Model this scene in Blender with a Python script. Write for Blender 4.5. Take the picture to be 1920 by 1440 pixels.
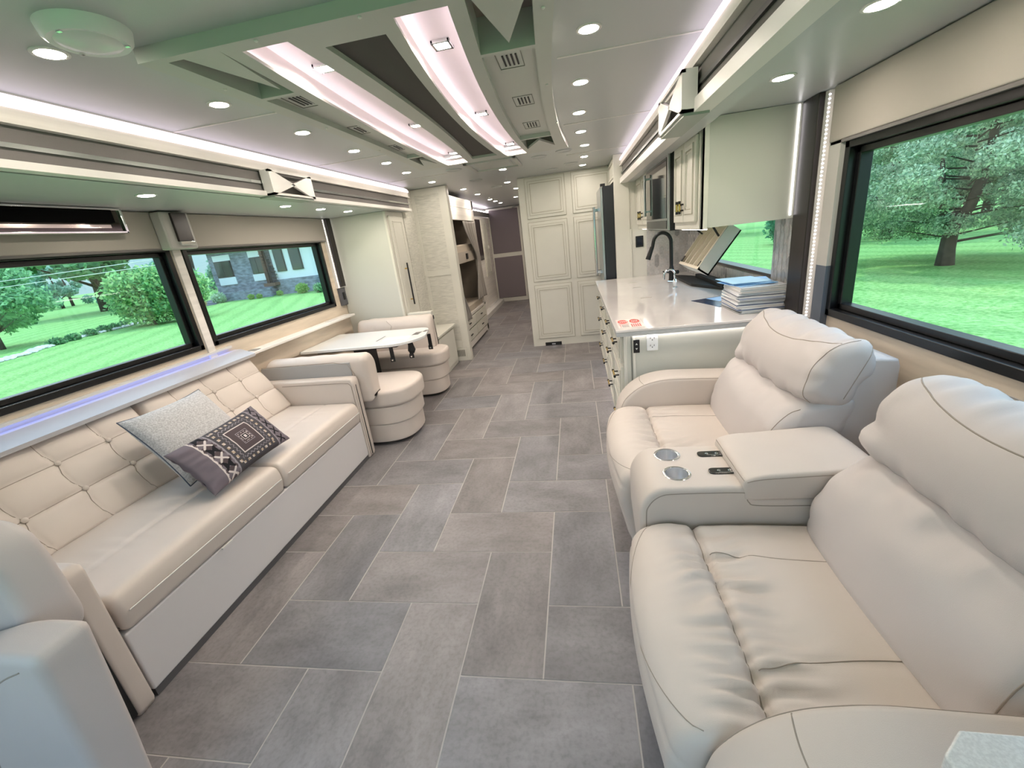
import bpy, bmesh, math, random
import numpy as np
from mathutils import Vector, Matrix, noise
random.seed(7)
rng = np.random.default_rng(7)
PI = math.pi
C = bpy.context.scene.collection
scn = bpy.context.scene
for o in list(bpy.data.objects): bpy.data.objects.remove(o)

# ------------------------------------------------------------------ camera
RIGHT = Vector((0.98385, 0.13470, -0.11787)); DOWN = Vector((-0.06563, -0.34118, -0.93770)); FWD = Vector((-0.16652, 0.93030, -0.32683))
cd = bpy.data.cameras.new('camera'); cam = bpy.data.objects.new('camera', cd); C.objects.link(cam)
cd.sensor_fit = 'HORIZONTAL'; cd.sensor_width = 36.0; cd.lens = 795.9 * 36 / 1920; cd.clip_start = 0.05; cd.clip_end = 600
up = -DOWN; bk = -FWD
cam.matrix_world = Matrix(((RIGHT.x, up.x, bk.x, 0), (RIGHT.y, up.y, bk.y, 0), (RIGHT.z, up.z, bk.z, 1.5), (0, 0, 0, 1)))
scn.camera = cam
# ------------------------------------------------------------------ world, sun, exposure
SKY_GAIN, SUN_GAIN, EXPOSURE = 1.4, 0.95, 1.27
LED_GAIN, SPOT_GAIN, COVE_GAIN = 4.8, 125.0, 0.42
w = bpy.data.worlds.new('world'); scn.world = w; w.use_nodes = True
nt = w.node_tree; bg = nt.nodes['Background']
tc = nt.nodes.new('ShaderNodeTexCoord'); sx = nt.nodes.new('ShaderNodeSeparateXYZ'); rp = nt.nodes.new('ShaderNodeValToRGB')
nt.links.new(tc.outputs['Generated'], sx.inputs[0]); nt.links.new(sx.outputs['Z'], rp.inputs[0]); nt.links.new(rp.outputs[0], bg.inputs[0])
e = rp.color_ramp.elements
e[0].position = 0.0; e[0].color = (0.18, 0.26, 0.29, 1); e[1].position = 0.6; e[1].color = (0.42, 0.66, 1.0, 1)
k = e.new(0.10); k.color = (0.17, 0.27, 0.33, 1); k = e.new(0.28); k.color = (0.84, 0.90, 1.0, 1)
bg.inputs[1].default_value = SKY_GAIN
sd = bpy.data.lights.new('sun', 'SUN'); so = bpy.data.objects.new('sun', sd); C.objects.link(so)
sd.energy = SUN_GAIN; sd.angle = 0.01; sd.color = (1.0, 0.96, 0.88)
so.rotation_euler = Vector((0.20, -0.46, -1.10)).to_track_quat('-Z', 'Y').to_euler(); so.location = (0, 0, 30)
so['label'] = 'midday sun'; so['category'] = 'sun'
vs = scn.view_settings; scn.display_settings.display_device = 'sRGB'
vs.view_transform = 'Standard'; vs.look = 'None'; vs.exposure = EXPOSURE; vs.gamma = 1.0; vs.use_curve_mapping = False
try:
    scn.cycles.max_bounces = 12; scn.cycles.transparent_max_bounces = 24; scn.cycles.diffuse_bounces = 6
    scn.cycles.sample_clamp_indirect = 4
except Exception: pass

# ------------------------------------------------------------------ materials
def hexc(h):
    c = [int(h[i:i+2], 16) / 255 for i in (0, 2, 4)]
    return tuple(((v + 0.055) / 1.055) ** 2.4 if v > 0.04045 else v / 12.92 for v in c) + (1,)
MATS = {}
def mat(name, col, rough=.5, metal=0, var=None, bump=None, emit=0, coat=0, spec=.5, stretch=(1, 1, 1), sheen=0, trans=0, coord='Object', var_col=None, detail=3):
    if name in MATS: return MATS[name]
    m = bpy.data.materials.new(name); m.use_nodes = True; n = m.node_tree; b = n.nodes['Principled BSDF']
    c = hexc(col) if isinstance(col, str) else tuple(col) + (1,)
    b.inputs['Base Color'].default_value = c; b.inputs['Roughness'].default_value = rough; b.inputs['Metallic'].default_value = metal
    b.inputs['Specular IOR Level'].default_value = spec; b.inputs['Coat Weight'].default_value = coat
    if sheen: b.inputs['Sheen Weight'].default_value = sheen
    if emit: b.inputs['Emission Color'].default_value = c; b.inputs['Emission Strength'].default_value = emit
    if var or bump:
        t = n.nodes.new('ShaderNodeTexCoord'); mp = n.nodes.new('ShaderNodeMapping'); mp.inputs['Scale'].default_value = stretch
        n.links.new(t.outputs[coord], mp.inputs[0])
    if var:
        nz = n.nodes.new('ShaderNodeTexNoise'); nz.inputs['Scale'].default_value = var[0]; nz.inputs['Detail'].default_value = detail
        n.links.new(mp.outputs[0], nz.inputs['Vector'])
        r = n.nodes.new('ShaderNodeValToRGB'); r.color_ramp.elements[0].position = .35; r.color_ramp.elements[1].position = .65
        lo = hexc(var_col) if var_col else tuple(v * (1 - var[1]) for v in c[:3]) + (1,)
        r.color_ramp.elements[0].color = lo; r.color_ramp.elements[1].color = c
        n.links.new(nz.outputs['Fac'], r.inputs[0]); n.links.new(r.outputs[0], b.inputs['Base Color'])
    if bump:
        nb = n.nodes.new('ShaderNodeTexNoise'); nb.inputs['Scale'].default_value = bump[0]; nb.inputs['Detail'].default_value = 2
        n.links.new(mp.outputs[0], nb.inputs['Vector'])
        bp = n.nodes.new('ShaderNodeBump'); bp.inputs['Strength'].default_value = bump[1]; bp.inputs['Distance'].default_value = .002
        n.links.new(nb.outputs['Fac'], bp.inputs['Height']); n.links.new(bp.outputs[0], b.inputs['Normal'])
    MATS[name] = m; return m
def attr_mat(name, rough=.5, spec=.5, bump=None, leaf=False, coat=0, streak=None):
    """base colour from the mesh's own 'tint' attribute (what each tile / leaf is made of)"""
    m = bpy.data.materials.new(name); m.use_nodes = True; n = m.node_tree; b = n.nodes['Principled BSDF']
    a = n.nodes.new('ShaderNodeAttribute'); a.attribute_name = 'tint'
    b.inputs['Roughness'].default_value = rough; b.inputs['Specular IOR Level'].default_value = spec; b.inputs['Coat Weight'].default_value = coat
    src = a.outputs['Color']
    if streak:
        u = n.nodes.new('ShaderNodeUVMap'); mp = n.nodes.new('ShaderNodeMapping'); mp.inputs['Scale'].default_value = streak[0]
        n.links.new(u.outputs[0], mp.inputs[0])
        nz = n.nodes.new('ShaderNodeTexNoise'); nz.inputs['Scale'].default_value = 1; nz.inputs['Detail'].default_value = 6; nz.inputs['Roughness'].default_value = .65
        n.links.new(mp.outputs[0], nz.inputs['Vector'])
        r = n.nodes.new('ShaderNodeValToRGB'); el = r.color_ramp.elements
        el[0].position = .30; el[0].color = (streak[1],) * 3 + (1,); el[1].position = .72; el[1].color = (streak[2],) * 3 + (1,)
        n.links.new(nz.outputs['Fac'], r.inputs[0])
        mx = n.nodes.new('ShaderNodeMix'); mx.data_type = 'RGBA'; mx.blend_type = 'MULTIPLY'; mx.inputs[0].default_value = 1
        n.links.new(src, mx.inputs[6]); n.links.new(r.outputs[0], mx.inputs[7]); src = mx.outputs[2]
        n2 = n.nodes.new('ShaderNodeTexNoise'); n2.inputs['Scale'].default_value = 60; n2.inputs['Detail'].default_value = 4
        n.links.new(u.outputs[0], n2.inputs['Vector'])
        r2 = n.nodes.new('ShaderNodeValToRGB'); r2.color_ramp.elements[0].position = .3; r2.color_ramp.elements[0].color = (.82, .82, .82, 1); r2.color_ramp.elements[1].position = .55
        n.links.new(n2.outputs['Fac'], r2.inputs[0])
        m2 = n.nodes.new('ShaderNodeMix'); m2.data_type = 'RGBA'; m2.blend_type = 'MULTIPLY'; m2.inputs[0].default_value = 1
        n.links.new(src, m2.inputs[6]); n.links.new(r2.outputs[0], m2.inputs[7]); src = m2.outputs[2]
    n.links.new(src, b.inputs['Base Color'])
    if leaf:
        out = n.nodes['Material Output']; tr = n.nodes.new('ShaderNodeBsdfTranslucent'); mx = n.nodes.new('ShaderNodeMixShader'); mx.inputs[0].default_value = .5
        n.links.new(a.outputs['Color'], tr.inputs[0]); n.links.new(b.outputs[0], mx.inputs[1]); n.links.new(tr.outputs[0], mx.inputs[2]); n.links.new(mx.outputs[0], out.inputs[0])
    MATS[name] = m; return m
def glass_mat(name, tint, gl=.06):
    m = bpy.data.materials.new(name); m.use_nodes = True; n = m.node_tree; n.nodes.remove(n.nodes['Principled BSDF'])
    out = n.nodes['Material Output']; t = n.nodes.new('ShaderNodeBsdfTransparent'); t.inputs[0].default_value = tint + (1,)
    g = n.nodes.new('ShaderNodeBsdfGlossy'); g.inputs['Roughness'].default_value = .02; mx = n.nodes.new('ShaderNodeMixShader'); mx.inputs[0].default_value = gl
    n.links.new(t.outputs[0], mx.inputs[1]); n.links.new(g.outputs[0], mx.inputs[2]); n.links.new(mx.outputs[0], out.inputs[0]); MATS[name] = m; return m

LEATHER = mat('leather', 'd2c6bd', .42, bump=(900, .25), var=(3, .05))
LEATHER_G = mat('leather_grey', 'c9c0bd', .42, bump=(900, .25), var=(3, .04))
LEATHER_S = mat('leather_suede_panel', 'a9a6a4', .75, bump=(600, .3))
STITCH = mat('stitch', '9c9085', .7)
WHITE = mat('painted_cabinet', 'd8d5cb', .38, var=(5, .03))
WHITE2 = mat('painted_panel', 'c4c4bb', .45)
PANEL_IN = mat('door_panel_paint', 'dbd6c6', .42)
CEIL = mat('ceiling_vinyl', 'b4b8b8', .34, bump=(300, .15))
TRAYP = mat('tray_paint', 'b9bab5', .42)
TRIMW = mat('trim_white', 'dbd8d4', .35)
GRAIN = mat('white_wood_grain', 'ece6e0', .4, var=(6, .12), stretch=(1, .12, 6))
WOODL = mat('light_oak_laminate', 'd6c7b4', .45, var=(5, .16), stretch=(6, .5, 5), detail=6)
WALLP = mat('striated_wallpaper', 'd9d6cc', .6, var=(9, .22), stretch=(1.5, 1.5, 16), detail=6)
DARKP = mat('dark_panel', '4a4644', .8, bump=(400, .2))
FABG = mat('grey_fabric', '726e6c', .9, bump=(500, .3))
SHADE = mat('roller_shade_fabric', 'a09a92', .85, bump=(700, .15))
BLACK = mat('black_frame', '0c0c0e', .3, spec=.5)
BLACKM = mat('black_matte', '101012', .55)
DKWOOD = mat('dark_wood', '231a17', .35, var=(10, .4), stretch=(8, 8, .6))
CHROME = mat('chrome', 'e8e8ea', .08, 1)
STEEL = mat('brushed_steel', 'b9bcbf', .28, 1, var=(8, .08), stretch=(40, 40, .5))
BRASS = mat('brass', 'd9b970', .25, 1)
MIRROR = mat('smoked_mirror', '514b48', .06, 1)
QUARTZ = mat('quartz_counter', 'e9e2df', .08, coat=.5, var=(2.2, .10), detail=8)
QEDGE = mat('quartz_edge', 'b9babb', .3, var=(40, .12), stretch=(1, 1, 3))
TERR = mat('terrazzo_table', 'e6e7e6', .2, var=(260, .14), detail=1)
LED = mat('led_lens_cool', (1.0, .88, .97), .5, emit=LED_GAIN)
LEDW = mat('led_lens_white', (1.0, .93, .9), .5, emit=LED_GAIN * .8)
COVE = mat('crown_glow_surface', (1.0, .86, .95), .4, emit=COVE_GAIN)  # own glow for the crown moulding, imitating light from LEDs hidden behind it
BEAD = mat('bead_led', (1.0, .95, .98), .5, emit=1.6)
GLOWB = mat('added_blue_glow', (.22, .34, 1.0), .5, emit=2.2)  # emitter added to tint the sill as blue sky light does
SPOT = mat('downlight_lens', (1.0, .89, .77), .5, emit=SPOT_GAIN)
GLASS = glass_mat('tinted_pane', (.90, .97, .95)); GLASSC = glass_mat('clear_pane', (.95, .98, .97))
CURT = mat('curtain_fabric', '8d8680', .85, sheen=.3, bump=(300, .2))
PURP = mat('upholstered_door_panel', '7d7377', .85, bump=(400, .2))
GROUT = mat('grout', 'bab4b0', .85)
TILE = attr_mat('floor_tile', .42, .4, streak=((2.6, 4.8, 1), .58, 1.20))
PICK = attr_mat('picket_tile', .18, .5, streak=((14, 14, 1), .80, 1.08))
LEAF = attr_mat('leaves', .6, .2, leaf=True)
BARK = mat('bark', '4d443c', .9, var=(6, .4))

# ------------------------------------------------------------------ mesh helpers
def tagt(o, label, cat, group=None, kind=None):
    if label: o['label'] = label
    if cat: o['category'] = cat
    if group: o['group'] = group
    if kind: o['kind'] = kind
    return o
def thing(name, label, cat, loc=(0, 0, 0), rz=0, group=None):
    o = bpy.data.objects.new(name, None); C.objects.link(o); o.empty_display_size = .1
    o.location = loc; o.rotation_euler = (0, 0, rz); return tagt(o, label, cat, group)
class MB:
    def __init__(s): s.v = []; s.f = []; s.mi = []; s.cur = 0; s.tint = {}; s.uv = {}
    def add(s, vs, fs):
        b = len(s.v); s.v += [tuple(v) for v in vs]
        for f in fs: s.f.append(tuple(i + b for i in f)); s.mi.append(s.cur)
        return s
    def box(s, x0, x1, y0, y1, z0, z1, M=None):
        if x1 < x0: x0, x1 = x1, x0
        if y1 < y0: y0, y1 = y1, y0
        if z1 < z0: z0, z1 = z1, z0
        vs = [Vector(p) for p in ((x0, y0, z0), (x1, y0, z0), (x1, y1, z0), (x0, y1, z0), (x0, y0, z1), (x1, y0, z1), (x1, y1, z1), (x0, y1, z1))]
        if M: vs = [M @ v for v in vs]
        return s.add(vs, [(0, 3, 2, 1), (4, 5, 6, 7), (0, 1, 5, 4), (1, 2, 6, 5), (2, 3, 7, 6), (3, 0, 4, 7)])
    def quad(s, *p): return s.add(p, [tuple(range(len(p)))])
    def tube(s, pts, r, seg=8, cap=True):
        pts = [Vector(p) for p in pts]; n = len(pts); rr = r if isinstance(r, (list, tuple)) else [r] * n
        base = len(s.v); vs = []; fs = []; pu = None
        for i, p in enumerate(pts):
            d = (pts[min(i + 1, n - 1)] - pts[max(i - 1, 0)]).normalized()
            if pu is None: pu = d.orthogonal().normalized()
            pu = (pu - d * pu.dot(d)).normalized(); q = d.cross(pu)
            for k in range(seg):
                a = 2 * PI * k / seg; vs.append(p + (pu * math.cos(a) + q * math.sin(a)) * rr[i])
        for i in range(n - 1):
            for k in range(seg): fs.append((i * seg + k, i * seg + (k + 1) % seg, (i + 1) * seg + (k + 1) % seg, (i + 1) * seg + k))
        if cap: fs += [tuple(range(seg))[::-1], tuple(range((n - 1) * seg, n * seg))]
        return s.add(vs, fs)
    def cyl(s, c, r, h, ax='z', seg=24, r2=None):
        d = {'x': Vector((1, 0, 0)), 'y': Vector((0, 1, 0)), 'z': Vector((0, 0, 1))}[ax]; c = Vector(c)
        return s.tube([c, c + d * h], [r, r if r2 is None else r2], seg)
    def lathe(s, c, prof, seg=28, ax='z'):
        c = Vector(c); vs = []; fs = []; n = len(prof)
        for r, h in prof:
            for k in range(seg):
                a = 2 * PI * k / seg; p = (r * math.cos(a), r * math.sin(a), h)
                if ax == 'y': p = (p[0], p[2], p[1])
                if ax == 'x': p = (p[2], p[0], p[1])
                vs.append(c + Vector(p))
        for i in range(n - 1):
            for k in range(seg): fs.append((i * seg + k, i * seg + (k + 1) % seg, (i + 1) * seg + (k + 1) % seg, (i + 1) * seg + k))
        fs += [tuple(range(seg))[::-1], tuple(range((n - 1) * seg, n * seg))]
        return s.add(vs, fs)
    def extr(s, prof, a, b, ax='y'):
        """closed 2D profile extruded; ax y: (x,z)  ax z: (x,y)  ax x: (y,z)"""
        n = len(prof)
        def P(u, v, t): return {'y': (u, t, v), 'z': (u, v, t), 'x': (t, u, v)}[ax]
        vs = [P(u, v, a) for u, v in prof] + [P(u, v, b) for u, v in prof]
        fs = [tuple(range(n)), tuple(range(2 * n - 1, n - 1, -1))] + [(i, i + n, (i + 1) % n + n, (i + 1) % n) for i in range(n)]
        return s.add(vs, fs)
    def build(s, name, m, parent=None, bevel=0, smooth=False, seg=2, angle=35, tint=None, uvs=None):
        me = bpy.data.meshes.new(name); me.from_pydata(s.v, [], s.f)
        ms = m if isinstance(m, (list, tuple)) else [m]
        for q in ms: me.materials.append(q)
        if len(ms) > 1: me.polygons.foreach_set('material_index', s.mi)
        if tint is not None:
            a = me.color_attributes.new('tint', 'FLOAT_COLOR', 'CORNER'); arr = []
            for f, c in zip(s.f, tint): arr += list(c) * len(f)
            a.data.foreach_set('color', arr)
        if uvs is not None:
            u = me.uv_layers.new(name='UVMap'); arr = []
            for q in uvs:
                for c in q: arr += list(c)
            u.data.foreach_set('uv', arr)
        bm = bmesh.new(); bm.from_mesh(me); bmesh.ops.recalc_face_normals(bm, faces=bm.faces); bm.to_mesh(me); bm.free()
        if smooth: me.shade_smooth()
        o = bpy.data.objects.new(name, me); C.objects.link(o)
        if parent is not None: o.parent = parent
        if bevel:
            bv = o.modifiers.new('bevel', 'BEVEL'); bv.width = bevel; bv.segments = seg; bv.limit_method = 'ANGLE'; bv.angle_limit = math.radians(40)
            if not smooth: me.shade_smooth()
            bv.harden_normals = True
        elif smooth and angle and angle < 180:
            try: me.set_sharp_from_angle(angle=math.radians(angle))
            except Exception: pass
        me.update()
        return o
def box(name, x0, x1, y0, y1, z0, z1, m, parent=None, bevel=0, M=None): return MB().box(x0, x1, y0, y1, z0, z1, M).build(name, m, parent, bevel)
def struct(name, mb, m, **k):
    o = mb.build(name, m, **k); o['kind'] = 'structure'; return o
def rpoly(pts, seg=5):
    """polygon [(x,y,r)] with rounded corners"""
    out = []; n = len(pts)
    for i in range(n):
        p = Vector(pts[i][:2]); r = pts[i][2]; a = Vector(pts[i - 1][:2]); b = Vector(pts[(i + 1) % n][:2])
        if r <= 0: out.append(tuple(p)); continue
        da = (a - p); db = (b - p); r_ = min(r, da.length * .48, db.length * .48); A = p + da.normalized() * r_; B = p + db.normalized() * r_
        for k in range(seg + 1):
            t = k / seg; out.append(tuple(A * (1 - t) ** 2 + p * 2 * t * (1 - t) + B * t * t))
    return out
def spline(pts, n=10, closed=True):
    out = []; N = len(pts); R_ = range(N if closed else N - 1)
    for i in R_:
        g = lambda k: Vector(pts[k % N]) if closed else Vector(pts[max(0, min(N - 1, k))])
        a, b, c, d = g(i - 1), g(i), g(i + 1), g(i + 2)
        for k in range(n):
            t = k / n; out.append(tuple(.5 * ((2 * b) + (c - a) * t + (2 * a - 5 * b + 4 * c - d) * t * t + (3 * b - a - 3 * c + d) * t ** 3)))
    if not closed: out.append(tuple(pts[-1]))
    return out
def resample(pts, step, closed=True):
    P = [Vector(p) for p in pts]; out = []
    if closed: P = P + [P[0]]
    L = [0]
    for i in range(1, len(P)): L.append(L[-1] + (P[i] - P[i - 1]).length)
    n = max(4, int(round(L[-1] / step))); j = 0
    for k in range(n if closed else n + 1):
        t = L[-1] * k / n
        while j < len(P) - 2 and L[j + 1] < t: j += 1
        s = (t - L[j]) / max(1e-9, L[j + 1] - L[j]); out.append(tuple(P[j].lerp(P[j + 1], min(1, s))))
    return out
def sweep(prof, a, b, r=.03, step=.02, ax='y', disp=None, m=None, name='cushion', parent=None, puff=0, cen=False):
    cen_ = Vector((sum(p[0] for p in prof) / len(prof), sum(p[1] for p in prof) / len(prof))) if cen else None
    """closed profile swept a..b with pillow-rounded ends and optional displacement along the outward normal"""
    P = resample(prof, step); n = len(P)
    area = sum(P[i][0] * P[(i + 1) % n][1] - P[(i + 1) % n][0] * P[i][1] for i in range(n)); sg = 1 if area > 0 else -1
    N = []
    for i in range(n):
        d = Vector(P[(i + 1) % n]) - Vector(P[i - 1]); d.normalize(); N.append(Vector((d.y, -d.x)) * sg)
    L = b - a; ts = []
    for k in range(7):
        q = PI / 2 * k / 6; ts.append((a + r * (1 - math.cos(q)), r * (1 - math.sin(q))))
    ts = [(a + r * (1 - math.cos(PI / 2 * k / 6)), r * (1 - math.sin(PI / 2 * k / 6))) for k in range(7)]
    nm = max(1, int((L - 2 * r) / step)); mid = [(a + r + (L - 2 * r) * k / nm, 0) for k in range(1, nm)]
    ts = ts + mid + [(a + b - t, d) for t, d in ts[::-1]]
    vs = []; fs = []
    for t, ins in ts:
        u = (t - a) / L
        for i in range(n):
            if cen and ins > 0: dv = cen_ - Vector(P[i]); q = Vector(P[i]) + dv.normalized() * min(ins, dv.length * .7)
            else: q = Vector(P[i]) - N[i] * ins + N[i] * (puff * math.sin(PI * u))
            if disp: q = q + N[i] * disp(P[i][0], P[i][1], t, N[i])
            tt = t
            vs.append({'y': (q.x, tt, q.y), 'z': (q.x, q.y, tt), 'x': (tt, q.x, q.y)}[ax])
    for j in range(len(ts) - 1):
        for i in range(n): fs.append((j * n + i, j * n + (i + 1) % n, (j + 1) * n + (i + 1) % n, (j + 1) * n + i))
    fs += [tuple(range(n))[::-1], tuple(range((len(ts) - 1) * n, len(ts) * n))]
    mb = MB(); mb.add(vs, fs)
    o = mb.build(name, m, parent, smooth=True, angle=0)
    return o
def drape(o, pts, d, off=.0):
    from mathutils.bvhtree import BVHTree
    bt = BVHTree.FromPolygons([v.co for v in o.data.vertices], [tuple(p.vertices) for p in o.data.polygons]); out = []; d = Vector(d).normalized()
    for p in pts:
        h = bt.ray_cast(Vector(p) - d * 1.0, d)
        if h[0] is not None: out.append(h[0] - d * off)
    return out
def g1(x, c, s): return math.exp(-((x - c) / s) ** 2)
def nz(*p): return noise.noise(Vector(p))
def dup(root, loc=None, label=None, rz=None):
    r = root.copy(); C.objects.link(r)
    if loc is not None: r.location = loc
    if rz is not None: r.rotation_euler = (0, 0, rz)
    if label: r['label'] = label
    for ch in list(root.children):
        c = ch.copy(); C.objects.link(c); c.parent = r
        for g in list(ch.children):
            d = g.copy(); C.objects.link(d); d.parent = c
    return r

# ================================================================== ROOM SHELL
XL, XR = -2.57, 1.20            # slide-out side walls
FL, FR = -1.82, 0.52            # fascias where the slide-outs begin
ZC = 2.16; ZSL = 1.90; ZSR = 1.95
Y0, Y1 = -1.3, 10.5
# floor: herringbone of 1x2 tiles
def build_floor():
    mb = MB(); tint = []; uvs = []
    ux, uy, ox, oy, g = .309, .322, -1.448, 1.065, .0028
    for i in range(-6, 12):
        for j in range(-9, 32):
            k = (i - j) % 4
            if k == 0: x0, x1, y0, y1, hor = i, i + 2, j, j + 1, True
            elif k == 3: x0, x1, y0, y1, hor = i, i + 1, j, j + 2, False
            else: continue
            X0, X1, Yy0, Yy1 = ox + x0 * ux + g, ox + x1 * ux - g, oy + y0 * uy + g, oy + y1 * uy - g
            X0 = max(X0, -2.6); X1 = min(X1, 1.25); Yy0 = max(Yy0, Y0); Yy1 = min(Yy1, Y1)
            if X1 - X0 < .01 or Yy1 - Yy0 < .01: continue
            mb.quad((X0, Yy0, 0), (X1, Yy0, 0), (X1, Yy1, 0), (X0, Yy1, 0))
            v = random.uniform(.86, 1.12); h = random.uniform(-.01, .01)
            tint.append((.262 * v + h, .243 * v, .250 * v - h, 1))
            a, b = random.uniform(0, 50), random.uniform(0, 50); L_ = (X1 - X0) if hor else (Yy1 - Yy0); W_ = (Yy1 - Yy0) if hor else (X1 - X0)
            c = [(a, b), (a + L_, b), (a + L_, b + W_), (a, b + W_)]
            uvs.append(c if hor else [c[0], c[3], c[2], c[1]][:1] + [(a, b + W_), (a + L_, b + W_), (a + L_, b)])
    n = len(mb.f)
    mb.cur = 1; mb.box(-2.6, 1.25, Y0, Y1, -.06, -.0015)
    for _ in range(6): tint.append((.5, .5, .5, 1)); uvs.append([(0, 0)] * 4)
    return struct('floor', mb, [TILE, GROUT], tint=tint, uvs=uvs)
build_floor()

# ceiling with the opening the feature panel covers
HX0, HX1, HY0, HY1 = -1.205, -.062, 1.41, 3.84
cb = MB()
for x0, x1, y0, y1 in ((-1.90, HX0, Y0, Y1), (HX1, .60, Y0, Y1), (HX0, HX1, Y0, HY0), (HX0, HX1, HY1, Y1)): cb.box(x0, x1, y0, y1, ZC, ZC + .04)
struct('ceiling', cb, CEIL)
sb = MB()
for y in (2.09, 3.30, 4.55):
    sb.box(-1.855, -1.2, y - .006, y + .006, ZC - .003, ZC + .001); sb.box(-.02, .565, y - .006, y + .006, ZC - .003, ZC + .001)
struct('trim_1', sb, TRIMW)
cb = MB().box(XL - .1, FL - .045, .5, 4.98, ZSL, ZSL + .1); struct('ceiling', cb, CEIL)
cb = MB().box(.66, XR + .1, .0, 5.05, ZSR, ZSR + .1).box(FR + .045, .66, .0, 5.05, 1.885, 1.99); struct('ceiling', cb, CEIL)

def wall_with_holes(name, x0, x1, ya, yb, za, zb, holes, m):
    mb = MB(); ys = sorted({ya, yb} | {h[0] for h in holes} | {h[1] for h in holes})
    for a, b in zip(ys[:-1], ys[1:]):
        hs = sorted([h for h in holes if h[0] <= a + 1e-6 and h[1] >= b - 1e-6], key=lambda h: h[2]); z = za
        for h in hs:
            if h[2] > z: mb.box(x0, x1, a, b, z, h[2])
            z = h[3]
        if z < zb: mb.box(x0, x1, a, b, z, zb)
    return struct(name, mb, m)
W1 = (.72, 2.53, 1.015, 1.70); W2 = (2.62, 4.28, 1.015, 1.70); W3 = (.40, 2.27, .955, 1.72); W4 = (2.91, 4.30, 1.065, 1.60)
wall_with_holes('wall_left', XL - .08, XL, .5, 4.98, 0, ZSL + .05, [W1, W2], WOODL)
wall_with_holes('wall_right', XR, XR + .08, 0, 5.05, 0, ZSR + .05, [W3, W4], WOODL)
# cab walls in front of and beyond the slide-outs
wall_with_holes('wall_left', -1.90, -1.86, Y0, .5, 0, ZC, [(-1.0, .25, .95, 1.85)], WHITE2)
wall_with_holes('wall_right', .56, .60, Y0, 0, 0, ZC, [(-1.0, -.2, .95, 1.85)], WHITE2)
struct('wall_left', MB().box(XL, -1.86, .46, .50, 0, ZC), WHITE2)
struct('wall_right', MB().box(.56, XR + .08, -.04, 0, 0, ZC), WHITE2)
fw = MB()
for a in ((-1.90, .60, 0, .60), (-1.90, .60, 2.06, ZC), (-1.90, -1.82, .6, 2.06), (.52, .60, .6, 2.06)): fw.box(a[0], a[1], Y0 - .05, Y0, a[2], a[3])
struct('wall_front', fw, WHITE2)
struct('window_5', MB().box(-1.82, .52, Y0 - .03, Y0 - .02, .6, 2.06), GLASSC)
struct('window_6', MB().box(-1.885, -1.878, -1.0, .25, .95, 1.85), GLASSC)
struct('window_7', MB().box(.578, .585, -1.0, -.2, .95, 1.85), GLASSC)
# rear: left hall wall, right hall wall, end wall
struct('wall_left', MB().box(-2.60, -2.50, 4.98, Y1, 0, ZC), WHITE2)
struct('wall_right', MB().box(XR, XR + .08, 5.05, 5.9, 0, ZC), WHITE2)
struct('ceiling', MB().box(-2.6, -1.89, 4.98, Y1, ZC, ZC + .04).box(.6, 1.28, 5.05, 5.9, ZC, ZC + .04), CEIL)
eb = MB().box(-2.6, 1.3, Y1, Y1 + .05, 0, ZC); struct('wall_back', eb, WHITE2)

# ---------------------------------------------------------------- fascias, crown glowing in place of the hidden cove LEDs
def fascia(side, y0, y1):
    s = -1 if side == 'left' else 1; F = FL if side == 'left' else FR
    X = lambda d: F + s * d                       # d outwards, towards the wall
    nm = 'trim_2' if side == 'left' else 'trim_3'
    P = lambda pts: [(X(d), z) for d, z in pts]
    struct(nm, MB().extr(P([(.06, 2.16), (.06, 2.098), (0, 2.098), (0, 2.055), (-.012, 2.055), (-.012, 2.045), (.04, 2.045), (.08, 2.16)]), y0, y1), GRAIN)
    t = thing('crown_glow', 'pinkish crown along the %s ceiling edge given a glow for its hidden LED strip' % side, 'led strip')
    MB().extr(P([(.050, 2.156), (.030, 2.150), (.004, 2.134), (-.010, 2.112), (-.012, 2.100), (.050, 2.100)]), y0, y1).build('lens', COVE, t)  # whole crown face emits, standing in for moulding lit by hidden LED tape
    struct(nm, MB().box(X(.015), X(.04), y0, y1, 1.93, 2.05), FABG)
    struct(nm, MB().box(X(.004), X(.02), y0, y1, 1.972, 1.988), CHROME if side == 'left' else BLACK)
    struct(nm, MB().box(X(-.012), X(.06), y0, y1, 1.903 if side == 'left' else 1.882, 1.93), TRIMW)
    struct(nm, MB().box(X(.04), X(.10), y0, y1, 1.903, ZC), WHITE2)
fascia('left', .5, 5.05); fascia('right', 0, 5.02)

# ---------------------------------------------------------------- slide-out side windows
def win(name, side, W, rail=.055, pane=GLASS, fr=True):
    ya, yb, za, zb = W; X = XL if side == 'left' else XR; s = -1 if side == 'left' else 1
    P = lambda d: X + s * d
    root = MB()
    if fr:
        for a, b, c, d in ((ya - .0, yb, za, za + .035), (ya, yb, zb - .035, zb), (ya, ya + .035, za, zb), (yb - .035, yb, za, zb)): root.box(P(-.012), P(.085), a, b, c, d)
        i = .035
        for a, b, c, d in ((ya + i, yb - i, za + i, za + i + .028), (ya + i, yb - i, zb - i - .028, zb - i), (ya + i, ya + i + .028, za + i, zb - i), (yb - i - .028, yb - i, za + i, zb - i)): root.box(P(.02), P(.07), a, b, c, d)
    o = root.build(name, BLACK, bevel=.004); o['kind'] = 'structure'
    MB().box(P(.055), P(.060), ya + .06, yb - .06, za + .06, zb - .06).build('pane', pane, o)
    return o
win('window_1', 'left', W1); win('window_2', 'left', W2); win('window_3', 'right', W3)
w4 = MB()
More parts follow.
